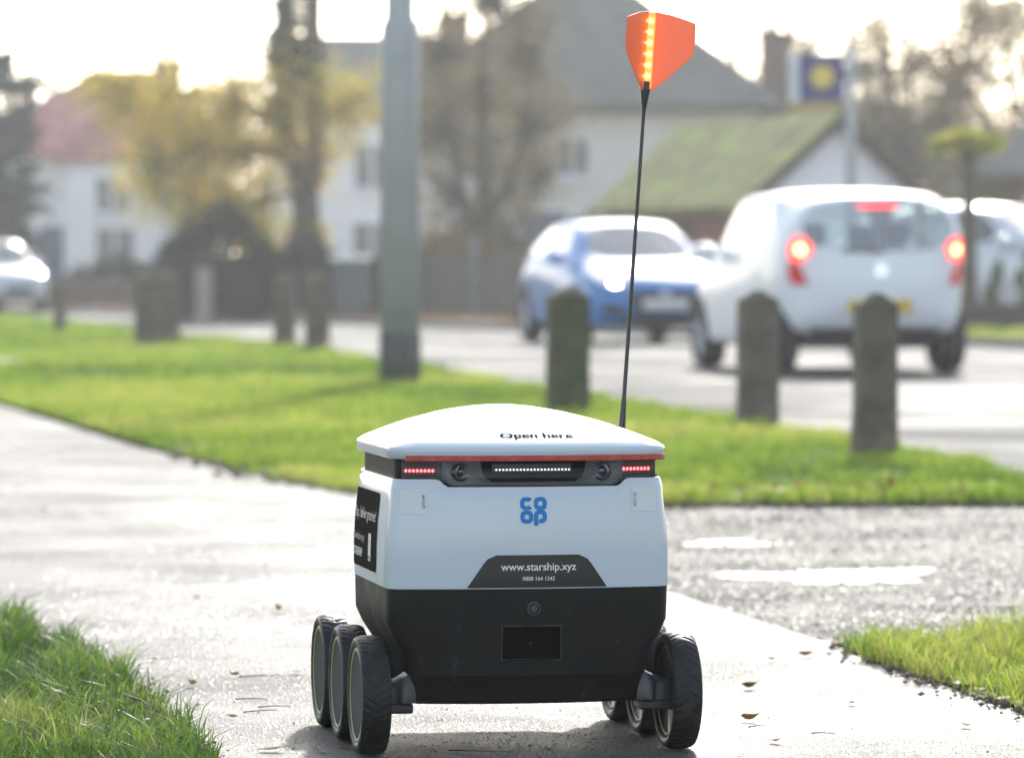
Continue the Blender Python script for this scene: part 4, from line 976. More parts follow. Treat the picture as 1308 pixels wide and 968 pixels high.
patch('number_plate', [(-.27, .50), (.27, .50), (.27, .61), (-.27, .61)], -1, MATS['plate_yellow'], 0.012)
patch('plate_recess', [(-.36, .475), (.36, .475), (.33, .655), (-.33, .655)], -1, MATS['paint_white'], 0.004)
patch('badge', [(-.045, .80), (.045, .80), (.045, .90), (-.045, .90)], -1, MATS['chrome'], 0.015)
patch('rear_valance', [(-.52, .30), (.52, .30), (.56, .37), (-.56, .37)], -1, MATS['car_black'], 0.008)
patch('window_wiper', [(-.02, .99), (.34, 1.005), (.34, 1.025), (-.02, 1.015)], -1, MATS['car_black'], 0.02)

car, patch = make_car('saloon_car', 'metallic blue car coming along the road with one headlight shining', SALOON, 'paint_blue', (1.28, 53.5, -0.06), R(-90+12))
HL = [(.38, .66), (.44, .73), (.66, .80), (.74, .80), (.70, .70), (.60, .655)]
for fn in (lambda p: p, mir):
    hl = patch('headlight', fn(HL), 1, MATS['lamp_clear'], 0.015)
    patch('headlight_bulb', fn([(.50, .685), (.53, .725), (.59, .73), (.59, .69)]), 1, MATS['head_lit'] if fn is mir else MATS['lamp_clear'], 0.028, hl)
    patch('fog_lamp_recess', fn([(.45, .34), (.68, .36), (.70, .47), (.52, .44)]), 1, MATS['car_black'], 0.012)
patch('grille', [(-.36, .62), (.36, .62), (.42, .54), (.34, .40), (-.34, .40), (-.42, .54)], 1, MATS['car_black'], 0.016)
patch('grille_trim', [(-.36, .40), (.36, .40), (.34, .375), (-.34, .375)], 1, MATS['chrome'], 0.02)
patch('badge', [(-.07, .56), (.07, .56), (.07, .63), (-.07, .63)], 1, MATS['chrome'], 0.03)
patch('number_plate', [(-.26, .41), (.26, .41), (.26, .52), (-.26, .52)], 1, MATS['plate_white'], 0.03)
patch('lower_intake', [(-.42, .24), (.42, .24), (.44, .34), (-.44, .34)], 1, MATS['car_black'], 0.016)

car, patch = make_car('parked_car', 'silver white car parked behind the planted low wall beside the slim tree', SALOON, 'paint_silver', (6.35, 59.5, 0.04), R(-38), 1.13)
for fn in (lambda p: p, mir): patch('headlight', fn([(y, z*1.1) for y, z in HL]), 1, MATS['lamp_clear'], 0.015)
patch('grille', [(-.36, .66), (.36, .66), (.34, .50), (-.34, .50)], 1, MATS['car_black'], 0.016)
car, patch = make_car('parked_car', 'small pale car standing at the far end of the road below the conifer', HATCH, 'paint_silver', (-10.95, 94, -0.06), R(-62))
for fn in (lambda p: p, mir): patch('headlight', fn([(.30, .64), (.36, .70), (.54, .76), (.58, .70)]), 1, MATS['lamp_clear'], 0.015)
patch('grille', [(-.3, .56), (.3, .56), (.3, .42), (-.3, .42)], 1, MATS['car_black'], 0.016)

# ------------------------------------------------------------------ houses
pmat('render_white', (0.80, 0.81, 0.80), 0.85, (0.86, 0.86, 0.84), 1.2); pmat('render_cream', (0.62, 0.61, 0.56), 0.85, (0.70, 0.69, 0.64), 1.0)
pmat('roof_red', (0.36, 0.12, 0.11), 0.8, (0.50, 0.24, 0.22), 2.5); pmat('roof_grey', (0.13, 0.125, 0.11), 0.85, (0.18, 0.175, 0.155), 1.5)
pmat('roof_moss', (0.10, 0.095, 0.035), 0.95, (0.24, 0.28, 0.05), 2.6, bump=0.5, bscale=9); pmat('brick_red', (0.20, 0.095, 0.065), 0.9, (0.28, 0.15, 0.11), 3)
pmat('brick_dark', (0.12, 0.08, 0.06), 0.9, (0.18, 0.12, 0.09), 3); pmat('trim_white', (0.72, 0.74, 0.76), 0.5); pmat('trim_dark', (0.06, 0.05, 0.04), 0.7)
pmat('pane', (0.06, 0.08, 0.10), 0.06, coat=0.5); pmat('board_white', (0.80, 0.84, 0.90), 0.6, (0.84, 0.87, 0.92), 2)
pmat('door_blue', (0.06, 0.10, 0.16), 0.5)
def window(root, cx, z0, w, h, y, face='front'):
    """window on the front wall plane y (local), frame with panes and sill"""
    bm = bmesh.new(); t = 0.07
    bm_box(bm, cx-w/2, cx+w/2, y-.05, y+.02, z0, z0+t); bm_box(bm, cx-w/2, cx+w/2, y-.05, y+.02, z0+h-t, z0+h)
    bm_box(bm, cx-w/2, cx-w/2+t, y-.05, y+.02, z0+t, z0+h-t); bm_box(bm, cx+w/2-t, cx+w/2, y-.05, y+.02, z0+t, z0+h-t)
    bm_box(bm, cx-t/2, cx+t/2, y-.045, y+.02, z0+t, z0+h-t)
    fr = bmk('window', bm, MATS['trim_white'], root)
    for s in (-1, 1): box('pane', cx+s*w/4-(w/4-t*.75), cx+s*w/4+(w/4-t*.75), y-.02, y+.005, z0+t, z0+h-t, MATS['pane'], fr)
    box('sill', cx-w/2-.06, cx+w/2+.06, y-.12, y+.02, z0-.07, z0, MATS['trim_white'], fr)
def roof_mesh(name, x0, x1, y0, y1, z0, ridge, hip0, hip1, mat, root, along='x', th=0.16):
    bm = bmesh.new()
    if along == 'x':
        ym = (y0+y1)/2; b = [(x0, y0), (x1, y0), (x1, y1), (x0, y1)]; r = [(x0+hip0, ym), (x1-hip1, ym)]
    else:
        xm = (x0+x1)/2; b = [(x1, y0), (x1, y1), (x0, y1), (x0, y0)]; r = [(xm, y0+hip0), (xm, y1-hip1)]
    B = [bm.verts.new((x, y, z0)) for x, y in b]; B0 = [bm.verts.new((x, y, z0-th)) for x, y in b]; Rr = [bm.verts.new((x, y, ridge)) for x, y in r]
    bm.faces.new((B[0], B[1], Rr[1], Rr[0])); bm.faces.new((B[2], B[3], Rr[0], Rr[1])); bm.faces.new((B[1], B[2], Rr[1])); bm.faces.new((B[3], B[0], Rr[0]))
    for k in range(4): bm.faces.new((B0[k], B0[(k+1) % 4], B[(k+1) % 4], B[k]))
    bm.faces.new(B0[::-1]); return bmk(name, bm, mat, root)
def chimney(root, x, y, z0, z1, w, mat='brick_dark', pots=2):
    bm = bmesh.new(); bm_box(bm, x-w/2, x+w/2, y-.28, y+.28, z0, z1-.14); bm_box(bm, x-w/2-.05, x+w/2+.05, y-.33, y+.33, z1-.139, z1); c = bmk('chimney', bm, MATS[mat], root)
    for k in range(pots):
        p = lathe('chimney_pot', [(.11, 0), (.09, .3), (.11, .32), (.11, .38), (.0001, .38)], MATS['brick_red'], c, 12); p.location = (x+(k-(pots-1)/2)*.3, y, z1+.002)

# white house with red tiled roof, left
H = thing('white_house', 'white rendered house with red tiled roof and gable wing behind the hedge', 'house', (-10.2, 120, 0.0), R(4))
box('wall', -4.2, 2.6, 0, 7, 0, 3.85, MATS['render_white'], H); box('gable_wing', -1.6, 0.9, -1.3, -0.004, 0, 3.7, MATS['render_white'], H)
roof_mesh('roof', -4.6, 3.0, -.4, 7.4, 4.0, 6.3, 3.6, 2.2, MATS['roof_red'], H)
roof_mesh('wing_roof', -1.95, 1.25, -1.6, 3.2, 3.86, 5.4, 0.02, 0.02, MATS['roof_red'], H, 'y')
chimney(H, 1.0, 3.5, 5.2, 6.55, .8, pots=2)
for x, z, w, h, y in ((-3.3, 2.3, 1.2, 1.1, 0), (-3.3, .7, 1.2, 1.2, 0), (-.4, 2.3, 1.0, 1.0, -1.3), (-.35, .5, 1.1, 1.5, -1.3), (1.8, .7, 1.0, 1.3, 0), (1.8, 2.4, .9, 1.0, 0)): window(H, x, z, w, h, y)
d = box('door', -2.4, -1.75, -.05, .02, 0.05, 2.0, MATS['door_blue'], H)
# second white house behind the yellow tree
H = thing('white_house', 'white rendered house with dark grey roof partly hidden by the lamp column', 'house', (-4.6, 116, 0.0), R(2))
box('wall', -1.6, 3.9, 0, 6.5, 0, 4.7, MATS['render_white'], H)
roof_mesh('roof', -2.0, 4.3, -.4, 6.9, 4.85, 7.0, 1.6, 1.6, MATS['roof_grey'], H)
for x, z, w, h in ((-.7, .7, 1.1, 1.3), (1.0, .6, 1.1, 1.5), (2.7, .7, 1.1, 1.3), (-.7, 2.9, 1.1, 1.2), (1.0, 2.9, 1.0, 1.2), (2.7, 2.9, 1.1, 1.2)): window(H, x, z, w, h, 0)
chimney(H, 3.2, 3.2, 6.0, 7.6, .8, pots=2)
# large cream house, centre
H = thing('cream_house', 'large cream rendered house with wide grey hipped roof and brick chimney stack', 'house', (1.6, 95, 0.0), R(-3))
box('wall', -3.6, 3.6, 0, 8, 0, 4.15, MATS['render_cream'], H)
roof_mesh('roof', -4.2, 4.1, -.6, 8.6, 4.35, 7.7, 4.0, 4.6, MATS['roof_grey'], H)
for x, z, w, h in ((-2.3, .7, 1.4, 1.3), (.2, .7, 1.3, 1.3), (2.2, .7, 1.3, 1.3), (-2.3, 2.7, 1.3, 1.1), (-.3, 2.75, .7, .9)): window(H, x, z, w, h, 0)
d = box('door', -1.35, -.45, -.05, .02, .05, 2.05, MATS['door_blue'], H); box('door_handle', -.6, -.52, -.1, -.052, 1.0, 1.1, MATS['chrome'], d)
bm = bmesh.new(); bm_box(bm, 3.62, 4.2, 1.6, 2.4, 0, 5.75); bm_box(bm, 3.56, 4.26, 1.54, 2.46, 5.751, 5.92); st = bmk('chimney_stack', bm, MATS['brick_dark'], H)
p = lathe('chimney_pot', [(.13, 0), (.10, .1), (.05, .30), (.02, .38), (.0001, .4)], MATS['brick_red'], st, 12); p.location = (3.9, 2.0, 5.925)
# garage with mossy roof, white boarded gable
H = thing('garage', 'small garage with mossy green roof and white boarded gable behind the cars', 'garage', (5.04, 70.0, 0.0), math.atan2(0.37, 0.93))
box('wall', -1.45, 1.45, 0.1, 5.7, 0, 2.0, MATS['brick_red'], H)
def garage_roof():
    bm = bmesh.new(); A = [(-1.75, 1.80), (0, 3.28), (1.75, 1.80), (1.75, 1.70), (0, 3.16), (-1.75, 1.70)]
    f0 = [bm.verts.new((x, -.22, z)) for x, z in A]; f1 = [bm.verts.new((x, 5.9, z)) for x, z in A]
    for k in range(6): bm.faces.new((f0[k], f0[(k+1) % 6], f1[(k+1) % 6], f1[k]))
    bm.faces.new((f0[0], f0[1], f0[4], f0[5])); bm.faces.new((f0[1], f0[2], f0[3], f0[4])); bm.faces.new((f1[0], f1[1], f1[4], f1[5])); bm.faces.new((f1[1], f1[2], f1[3], f1[4]))
    return bmk('roof', bm, MATS['roof_moss'], H)
garage_roof()
for s in (-1, 1):
    bm = bmesh.new(); P = [(s*1.78, 1.74), (0, 3.245), (0, 3.07), (s*1.78, 1.56)]
    a = [bm.verts.new((x, -.27, z)) for x, z in P]; b = [bm.verts.new((x, -.225, z)) for x, z in P]; bm.faces.new(a); bm.faces.new(b[::-1])
    for k in range(4): bm.faces.new((a[k], a[(k+1) % 4], b[(k+1) % 4], b[k]))
    bmk('barge_board', bm, MATS['trim_dark'], H)
for i in range(9):      # gable boards
    z0 = 1.72+i*.155; hw0 = max(.04, (3.13-z0)*1.18-.03); hw1 = max(.02, (3.13-z0-.15)*1.18-.03)
    bm = bmesh.new(); P = [(-min(hw0, 1.45), z0), (min(hw0, 1.45), z0), (min(hw1, 1.45), z0+.15), (-min(hw1, 1.45), z0+.15)]
    a = [bm.verts.new((x, .03+.02*(k > 1), z)) for k, (x, z) in enumerate(P)]; b = [bm.verts.new((x, .095, z)) for x, z in P]; bm.faces.new(a); bm.faces.new(b[::-1])
    for k in range(4): bm.faces.new((a[k], a[(k+1) % 4], b[(k+1) % 4], b[k]))
    bmk('gable_board', bm, MATS['board_white'], H)
for i in range(5): box('door_plank', -1.15+i*.46, -1.15+i*.46+.45, .04, .09, .03, 1.68, MATS['board_white'], H)
bm = bmesh.new(); bm_box(bm, -1.51, -1.455, 2.2, 3.2, .75, 1.55); fr = bmk('window', bm, MATS['trim_dark'], H); box('pane', -1.53, -1.512, 2.28, 3.12, .82, 1.48, MATS['pane'], fr)
# brick bungalow at the right edge
H = thing('bungalow', 'low brick bungalow with brown roof and white windows behind the parked silver car', 'house', (9.9, 76, 0.0), R(-8))
box('wall', -1.6, 6, 0, 6, 0, 2.4, MATS['brick_dark'], H); roof_mesh('roof', -2.1, 6.5, -.5, 6.5, 2.5, 4.3, 1.8, 1.8, MATS['roof_grey'], H)
window(H, -.5, .8, 1.5, 1.25, 0); window(H, 2.4, .8, 1.8, 1.25, 0)

# ------------------------------------------------------------------ fence, walls, bins
pmat('fence_wood', (0.12, 0.11, 0.085), 0.9, (0.17, 0.155, 0.12), 5)
F_ = thing('board_fence', 'weathered board fence with pale posts under the bare brown tree', 'fence', (-1.75, 77.0, 0.04), math.atan2(-2.2, 2.1)*0.35)
for i in range(17):
    x = i*.135; h = 1.05+.05*math.sin(i*1.7); box('board', x, x+.125, 0, .02, .05, h, MATS['fence_wood'], F_)
for x in (-.1, 1.1, 2.32): box('post', x, x+.12, -.05, .07, 0, 1.38, MATS['concrete'], F_)
for z in (.3, .8): box('rail', .02, 2.31, .021, .07, z, z+.08, MATS['fence_wood'], F_)
W_ = thing('garden_wall', 'low dark brick garden wall under the clipped hedge before the white house', 'wall', (-9.95, 97, 0.04), R(-4))
box('wall_body', 0, 3.5, 0, .25, -.05, .50, MATS['brick_dark'], W_); box('coping', -.04, 3.54, -.04, .29, .501, .57, MATS['concrete'], W_)
W_ = thing('garden_wall', 'low dark wall with plants behind the far grass strip', 'wall', (5.35, 54.9, 0.03), R(-3))
box('wall_body', 0, 5.5, 0, .3, -.05, .30, MATS['trim_dark'], W_); box('coping', -.03, 5.53, -.03, .33, .301, .36, MATS['brick_dark'], W_)
pmat('bin_grey', (0.10, 0.12, 0.12), 0.5); pmat('bin_lid', (0.88, 0.90, 0.88), 0.3); pmat('bin_dark', (0.03, 0.04, 0.035), 0.5)
def bin_(x, y, label, lidmat, bodymat, w=.55):
    t = thing('wheelie_bin', label, 'bin', (x, y, 0.04), R(8), 'bins by the hedge'); bm = bmesh.new()
    a = [bm.verts.new((sx*w*.42, sy*w*.45, .06)) for sx, sy in ((-1, -1), (1, -1), (1, 1), (-1, 1))]; b = [bm.verts.new((sx*w*.5, sy*w*.55, .92)) for sx, sy in ((-1, -1), (1, -1), (1, 1), (-1, 1))]
    bm.faces.new(a[::-1]); bm.faces.new(b)
    for k in range(4): bm.faces.new((a[k], a[(k+1) % 4], b[(k+1) % 4], b[k]))
    bmk('body', bm, MATS[bodymat], t); box('lid', -w*.54, w*.54, -w*.62, w*.6, .925, 1.02, MATS[lidmat], t, .03)
    for s in (-1, 1):
        wl_ = lathe('wheel', [(.0001, -.03), (.1, -.03), (.1, .03), (.0001, .03)], MATS['car_tyre'], t, 14, 'x'); wl_.location = (s*w*.42, w*.5, .1)
bin_(-2.72, 76, 'grey wheelie bin with pale lid beside the grey lamp column', 'bin_lid', 'bin_grey', .62); bin_(-2.15, 76.4, 'dark wheelie bin beside the pale lidded bin', 'bin_dark', 'bin_dark', .5)
pmat('gatepost', (0.30, 0.27, 0.20), 0.9, (0.36, 0.32, 0.25), 4)
tag(box('gate_post', -5.28, -5.02, 75.2, 75.45, 0.0, .85, MATS['gatepost'], None, .02), 'short pale stone gate post in front of the dark hedge', 'gate post')

# ------------------------------------------------------------------ trees, hedges and shrubs
pmat('bark', (0.075, 0.06, 0.045), 0.95, (0.13, 0.11, 0.085), 6, bump=0.7, bscale=14, bdist=0.03)
pmat('bark_grey', (0.11, 0.10, 0.085), 0.95, (0.16, 0.145, 0.12), 5, bump=0.6, bscale=14, bdist=0.03)
leafmat('leaf_yellow', [(0.12, 0.17, 0.03), (0.34, 0.34, 0.04), (0.70, 0.50, 0.05), (0.85, 0.55, 0.07)], trans=0.6)
leafmat('leaf_ivy', [(0.02, 0.03, 0.01), (0.045, 0.055, 0.015), (0.08, 0.08, 0.025)], trans=0.3)
leafmat('leaf_brown', [(0.08, 0.07, 0.04), (0.14, 0.115, 0.055), (0.25, 0.19, 0.06), (0.45, 0.32, 0.07)], trans=0.4)
leafmat('leaf_autumn', [(0.06, 0.07, 0.02), (0.13, 0.12, 0.03), (0.28, 0.20, 0.045), (0.42, 0.26, 0.06)], trans=0.5)
leafmat('needle', [(0.015, 0.028, 0.018), (0.03, 0.045, 0.028), (0.05, 0.065, 0.04)], trans=0.2)
leafmat('leaf_hedge', [(0.02, 0.03, 0.012), (0.035, 0.05, 0.02), (0.06, 0.065, 0.03)], trans=0.25)
leafmat('leaf_lime', [(0.22, 0.28, 0.05), (0.42, 0.42, 0.07), (0.60, 0.48, 0.08)], trans=0.55)
leafmat('leaf_green', [(0.04, 0.07, 0.02), (0.07, 0.11, 0.03), (0.12, 0.15, 0.05)], trans=0.4)
leafmat('leaf_far', [(0.06, 0.06, 0.035), (0.10, 0.09, 0.05), (0.16, 0.13, 0.06)], trans=0.3)
def blobs(cl, rg, shell=0.25, sp=0.26):
    """clusters (x,y,z,rx,ry,rz,count) -> leaf centres spread in sub-clumps"""
    out = []; tn = []
    for (x, y, z, rx, ry, rz, n) in cl:
        m = max(3, n//70); cc = rg.normal(size=(m, 3)); cc /= np.linalg.norm(cc, axis=1)[:, None]; cc *= (shell+(1-shell)*rg.random(m))[:, None]
        k = rg.integers(0, m, n); p = cc[k]+rg.normal(size=(n, 3))*sp
        out.append(np.array([x, y, z])+p*np.array([rx, ry, rz])); tn.append((rg.random(m)*0.7+0.15)[k])
    return np.concatenate(out), np.concatenate(tn)
def tree(name, label, loc, tubes, clusters, leaf, mat, bark='bark', seed=1, group=None, twigs=0, cat='tree', crown='crown', sp=0.26):
    t = thing(name, label, cat, loc, 0, group); rg = np.random.default_rng(seed)
    for i, (pts, rads) in enumerate(tubes): tube('trunk' if i == 0 else 'limb', pts, rads, MATS[bark], t, 9)
    C, tn = blobs(clusters, rg, sp=sp)
    if twigs:      # fine branches reaching into the crown
        bm = bmesh.new(); ends = [p for pts, _ in tubes for p in pts[1:]]
        for c in C[rg.integers(0, len(C), twigs)]:
            e = min(ends, key=lambda q: (q[0]-c[0])**2+(q[1]-c[1])**2+(q[2]-c[2])**2*1.3); e = np.array(e)
            mid = e*.5+c*.5+rg.normal(size=3)*.12*np.linalg.norm(c-e); bm_tube(bm, [tuple(e), tuple(mid), tuple(c)], [.035, .022, .008], 4, False)
        tag(bmk('twigs', bm, MATS[bark], t), kind='stuff')
    o = leaf_cloud_mesh(crown, C, leaf, mat, rg, t, tonef=tn)
    return t
# yellow autumn tree with forked, ivy covered trunk (80 m away)
YT = [(-2.6, 0, 3.85, .75, .8, .6, 1500), (-1.9, .2, 3.1, .85, .9, .7, 2000), (-1.1, -.2, 3.8, .9, .9, .65, 2000), (-1.2, .3, 2.55, .85, .9, .65, 1900), (-2.6, 0, 2.9, .55, .7, .55, 900), (-1.8, 0, 1.95, .6, .7, .5, 1000),
      (-1.05, -.2, 1.5, .6, .7, .45, 1000), (-.6, .2, 2.9, .75, .8, .65, 1300), (-.4, -.3, 3.9, .8, .9, .65, 1500), (.6, 0, 3.85, .7, .8, .6, 1100), (-3.3, .2, 4.15, .5, .6, .4, 700), (.45, .1, 3.0, .4, .5, .4, 300), (-.85, 0, 1.2, .45, .5, .35, 500), (.05, -.1, 1.2, .3, .4, .3, 250), (-2.5, .1, 2.2, .5, .6, .45, 600)]
t = tree('autumn_tree', 'autumn tree with yellow leaves and a forked trunk in front of the white houses', (-3.62, 80, 0.0),
     [([(0, 0, -.1), (0, 0, .8), (-.02, 0, 1.6), (-.05, 0, 2.1)], [.30, .26, .25, .25]),
      ([(-.05, 0, 2.0), (-.25, 0, 2.8), (-.45, .1, 3.6), (-.45, .1, 4.6), (-.4, .1, 6.2)], [.20, .19, .19, .20, .15]), ([(-.02, 0, 2.0), (.12, -.05, 2.8), (.16, 0, 3.6), (.05, 0, 4.6), (.15, 0, 6.4)], [.19, .17, .17, .18, .13]),
      ([(-.42, .1, 3.4), (-1.2, .1, 3.8), (-2.4, 0, 4.0), (-3.2, .1, 4.1)], [.10, .08, .05, .03]), ([(-.3, .1, 2.9), (-1.1, .2, 2.9), (-1.9, .1, 2.9), (-2.7, 0, 2.7)], [.09, .07, .05, .03]), ([(-.1, 0, 2.2), (-.7, 0, 2.1), (-1.4, 0, 1.8)], [.07, .05, .03]), ([(.14, 0, 3.4), (.5, 0, 3.7), (.9, 0, 3.9)], [.08, .05, .03])],
     [(x*1.08, y, z, rx*1.15, ry*1.15, rz*1.15, int(n*1.2)) for x, y, z, rx, ry, rz, n in YT], .095, 'leaf_yellow', seed=31, twigs=260, sp=0.42)
rg = np.random.default_rng(32); C, tn = blobs([(-.45, .1, 4.4, .36, .36, .6, 900), (.05, .05, 4.5, .36, .36, .6, 900), (-.2, .1, 5.4, .6, .5, .9, 900)], rg); leaf_cloud_mesh('ivy', C, .12, 'leaf_ivy', rg, t, tonef=tn)
# dark conifer at the left edge
cf = []
for i in range(9):
    z = 1.0+i*.62; r = (1.05, 1.25, 1.15, 1.45, 1.35, 1.5, 1.3, 1.05, .7)[i]+(.10 if i % 2 else 0)
    for k in range(8):
        a = k*.9+i*.6; cf.append((r*.62*math.cos(a), r*.62*math.sin(a), z-.12+.14*math.sin(k*2.1), r*.42, r*.42, .33, 210))
tree('conifer', 'dark green conifer with drooping tiers in front of the red roofed house', (-12.6, 108, 0.0), [([(0, 0, -.1), (0, 0, 3.5), (.05, 0, 6.0)], [.22, .17, .04])], cf, .19, 'needle', seed=33)
# bare brown tree before the cream house
BT = [(.9, 0, 5.6, .9, .8, .7, 900), (-.3, .1, 6.2, .9, .8, .6, 900), (-1.0, 0, 3.9, .55, .6, .9, 700), (1.3, 0, 3.6, .6, .7, .8, 600), (-.4, 0, 4.2, .9, .9, .8, 1600), (.4, .2, 3.4, 1.0, 1.0, .9, 1700), (-.7, 0, 2.8, .7, .8, .9, 1300), (.5, 0, 2.2, .9, .9, .7, 1300), (-.3, 0, 1.6, .8, .8, .6, 1000), (1.0, .1, 2.7, .55, .7, .6, 700), (.1, 0, 5.2, .9, .9, .8, 1500), (-.75, 0, 5.0, .5, .6, .6, 700), (.9, 0, 4.4, .55, .6, .7, 800), (-.6, 0, .9, .5, .5, .5, 600), (.6, 0, 1.1, .7, .6, .5, 700)]
tree('brushy_tree', 'twiggy brown tree with few yellow leaves in front of the cream house', (-.55, 82, 0.0),
     [([(0, 0, -.1), (0, 0, 1.2), (.05, 0, 2.4), (0, 0, 4.0), (.1, 0, 5.6)], [.20, .17, .14, .10, .04]), ([(0, 0, 1.2), (-.4, 0, 2.2), (-.6, 0, 3.4), (-.7, 0, 4.8)], [.11, .09, .07, .03]), ([(.03, 0, 1.6), (.5, .1, 2.4), (.8, .1, 3.4), (.9, 0, 4.6)], [.11, .08, .06, .03]), ([(0, 0, 1.0), (.5, 0, 1.4), (1.0, 0, 2.4)], [.08, .06, .03])],
     BT, .085, 'leaf_brown', 'bark_grey', seed=34, twigs=520, sp=0.38)
# backlit trees on the right
def rtree(x, y, label, seed, dens, spread, h0, twigs=220, lean=0.0):
    rg_ = random.Random(seed); cl = []
    for k in range(dens):
        a = rg_.uniform(0, 6.28); r = spread*math.sqrt(rg_.random()); z = h0+(6.5-h0)*rg_.random()**1.05
        cl.append((r*math.cos(a)+lean, r*math.sin(a)*.8, z, rg_.uniform(.6, 1.0), rg_.uniform(.6, 1.0), rg_.uniform(.5, .8), rg_.randint(240, 430)))
    tb = [([(0, 0, -.1), (.05, 0, 1.5), (0, 0, 2.6)], [.24, .20, .18])]
    for k in range(5):
        a = k*1.3+seed; q = .35+.2*k; tb.append(([(0, 0, 2.4), (q*math.cos(a)*.6, q*math.sin(a)*.5, 3.6), (q*math.cos(a)*1.6+lean*.5, q*math.sin(a), 5.2), (q*math.cos(a)*2.2+lean, q*math.sin(a), 6.8)], [.13, .11, .07, .03]))
    tree('broadleaf_tree', label, (x, y, 0.0), tb, cl, .12, 'leaf_autumn', sp=0.40, seed=seed, group='backlit trees behind the garage', twigs=twigs)
rtree(8.7, 98, 'backlit autumn tree with forked trunk behind the garage gable', 41, 44, 2.3, 2.2)
rtree(11.6, 100, 'backlit brownish autumn tree behind the brick bungalow', 42, 58, 2.5, 1.6)
rtree(6.5, 112, 'thin backlit tree rising behind the blue pole sign', 43, 14, 1.3, 4.2, 140)
rtree(14.6, 96, 'backlit autumn tree beside the brick bungalow roof', 44, 52, 2.4, 1.6)
# slim small tree with flat lime crown
tree('small_tree', 'slim small tree with flat lime yellow crown beside the parked silver car', (5.69, 56.2, 0.04), [([(0, 0, -.1), (.01, 0, 1.2), (0, 0, 2.25)], [.11, .095, .085])],
     [(-.28, 0, 2.32, .26, .3, .12, 420), (.25, 0, 2.34, .28, .3, .12, 420), (0, .1, 2.42, .3, .3, .12, 420), (0, -.1, 2.25, .2, .2, .1, 260)], .07, 'leaf_lime', seed=45)
# hedges
def hedge(label, loc, rz, sx, sy, sz, n, seed, mat='leaf_hedge', leaf=.10, top=.12, name='hedge'):
    t = thing(name, label, 'hedge', loc, rz); rg = np.random.default_rng(seed)
    bm = bmesh.new(); bm_box(bm, -sx*.36, sx*.36, -sy*.3, sy*.3, -.05, sz*.66); bmk('stems', bm, MATS['trim_dark'], t)
    p = rg.uniform(-1, 1, (n, 3)); f = rg.integers(0, 3, n); s = np.sign(rg.uniform(-1, 1, n))
    for a in range(3): p[f == a, a] = s[f == a]*(1-.12*rg.random((f == a).sum()))
    p[:, 2] = np.where(f == 2, 1.0, p[:, 2]); C = np.stack([p[:, 0]*sx/2, p[:, 1]*sy/2, (p[:, 2]+1)/2*sz], 1); C[:, 2] += top*np.sin(C[:, 0]*2.3+seed)*(C[:, 2]/sz)
    C[:, 2] *= 1-.34*np.abs(C[:, 0]/(sx/2))**3.0; C[:, 2] += sz*.16*(np.sin(C[:, 0]*5.1+seed)*np.sin(C[:, 1]*4+seed))*(C[:, 2]/sz); C[:, :2] *= (1.04-.16*(C[:, 2]/sz)**2)[:, None]
    C[:, 2] = np.maximum(C[:, 2]*rg.uniform(.85, 1.06, n), .02)
    leaf_cloud_mesh('foliage', C+rg.normal(size=C.shape)*.08, leaf, mat, rg, t)
hedge('tall dark green hedge behind the pale gate post', (-5.05, 77.2, .02), R(-6), 2.0, 1.0, 1.55, 7000, 51)
hedge('dark green hedge under the yellow autumn tree', (-3.55, 78.0, .02), R(-8), 1.5, .9, 1.05, 5000, 52)
hedge('clipped dark hedge along the low wall before the white house', (-8.2, 97.7, .02), R(-4), 3.5, .9, .82, 8000, 53)
hedge('brown green hedge behind the board fence', (-.7, 79.5, .02), R(-10), 3.4, .9, 1.15, 7000, 54, 'leaf_brown')
hedge('dark hedge running behind the blue car', (3.4, 74.5, .02), R(-10), 3.4, .8, .9, 6000, 55, 'leaf_brown')
def shrub(x, y, h, r, label, seed, mat='leaf_green', grp='shrubs along the low wall'):
    tree('shrub', label, (x, y, .03), [([(0, 0, 0), (0, 0, h*.5), (0, 0, h*.85)], [.03, .02, .01])], [(0, 0, h*.30, r, r, h*.28, 240), (0, 0, h*.6, r*.75, r*.75, h*.24, 200), (.02, 0, h*.85, r*.4, r*.4, h*.16, 120)], .07, mat, seed=seed, group=grp, cat='shrub', crown='foliage')
shrub(5.95, 55.5, .92, .20, 'pointed green shrub behind the low wall, next to the slim tree', 61); shrub(6.35, 55.6, 1.0, .17, 'tall pointed green shrub behind the low wall in front of the parked silver car', 62)
shrub(6.75, 55.5, .8, .26, 'bushy green shrub behind the low wall at its outer end', 63); shrub(5.55, 55.4, .6, .25, 'brownish low shrub behind the low wall beside the white hatchback', 64, 'leaf_autumn')
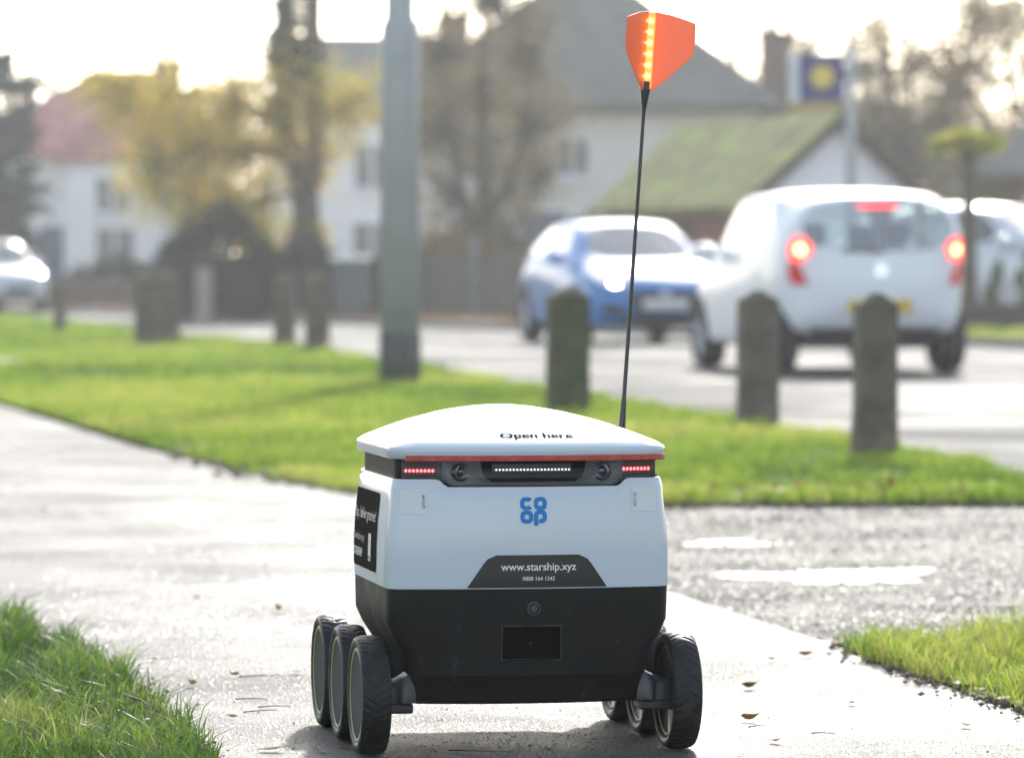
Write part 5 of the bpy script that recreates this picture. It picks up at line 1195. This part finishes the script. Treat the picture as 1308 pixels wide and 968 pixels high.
# far trees: ones that stand out over the roofs, then the far wood as one mass
def ftree(x, y, h, r, label, seed):
    rg_ = random.Random(seed); cl = [(rg_.uniform(-r, r)*.7, rg_.uniform(-r, r)*.7, h*.45+rg_.uniform(0, h*.5), r*.45, r*.45, h*.13, 260) for _ in range(14)]
    tree('background_tree', label, (x, y, 0), [([(0, 0, 0), (.1, 0, h*.5), (0, 0, h*.9)], [.25, .18, .05])], cl, .24, 'leaf_far', seed=seed, group='trees behind the houses', twigs=60)
ftree(-17.2, 150, 7.5, 2.2, 'hazy bare tree behind the dark conifer', 71); ftree(-14.6, 155, 7.2, 2.2, 'hazy bare tree behind the red roof of the white house', 72)
ftree(-6.6, 150, 7.6, 2.6, 'hazy bare tree behind the top of the yellow tree', 73); ftree(-3.2, 148, 8.6, 2.4, 'hazy bare tree behind the lamp column top', 74); ftree(-10.5, 152, 6.8, 2.0, 'hazy bare tree between conifer and yellow tree', 75)
rg = np.random.default_rng(80); n = 34000; X = rg.uniform(-75, 75, n); hgt = 4.6+1.3*np.sin(X*.21)+.9*np.sin(X*.53+1)+.5*np.sin(X*1.3)
hgt = hgt+2.4*np.clip((X-9)/5, 0, 1)
C = np.stack([X, 185+rg.uniform(-3, 3, n), hgt*rg.random(n)**.75], 1)
o = leaf_cloud_mesh('far_wood', C, .75, 'leaf_far', rg); tag(o, 'far off hazy brown wood closing the view behind the houses', 'wood', kind='stuff')

# ------------------------------------------------------------------ haze
hm = bpy.data.materials.new('haze'); hm.use_nodes = True; hn = hm.node_tree.nodes; hn.clear()
ho = hn.new('ShaderNodeOutputMaterial'); hv = hn.new('ShaderNodeVolumePrincipled'); hv.inputs['Color'].default_value = (0.93, 0.96, 1.0, 1)
hv.inputs['Density'].default_value = 0.0007; hv.inputs['Anisotropy'].default_value = 0.5
hm.node_tree.links.new(hv.outputs[0], ho.inputs['Volume'])
hz = box('haze', -90, 90, -12, 200, -1.2, 10.5, hm); tag(hz, 'pale autumn haze hanging over the street', 'haze', kind='stuff')
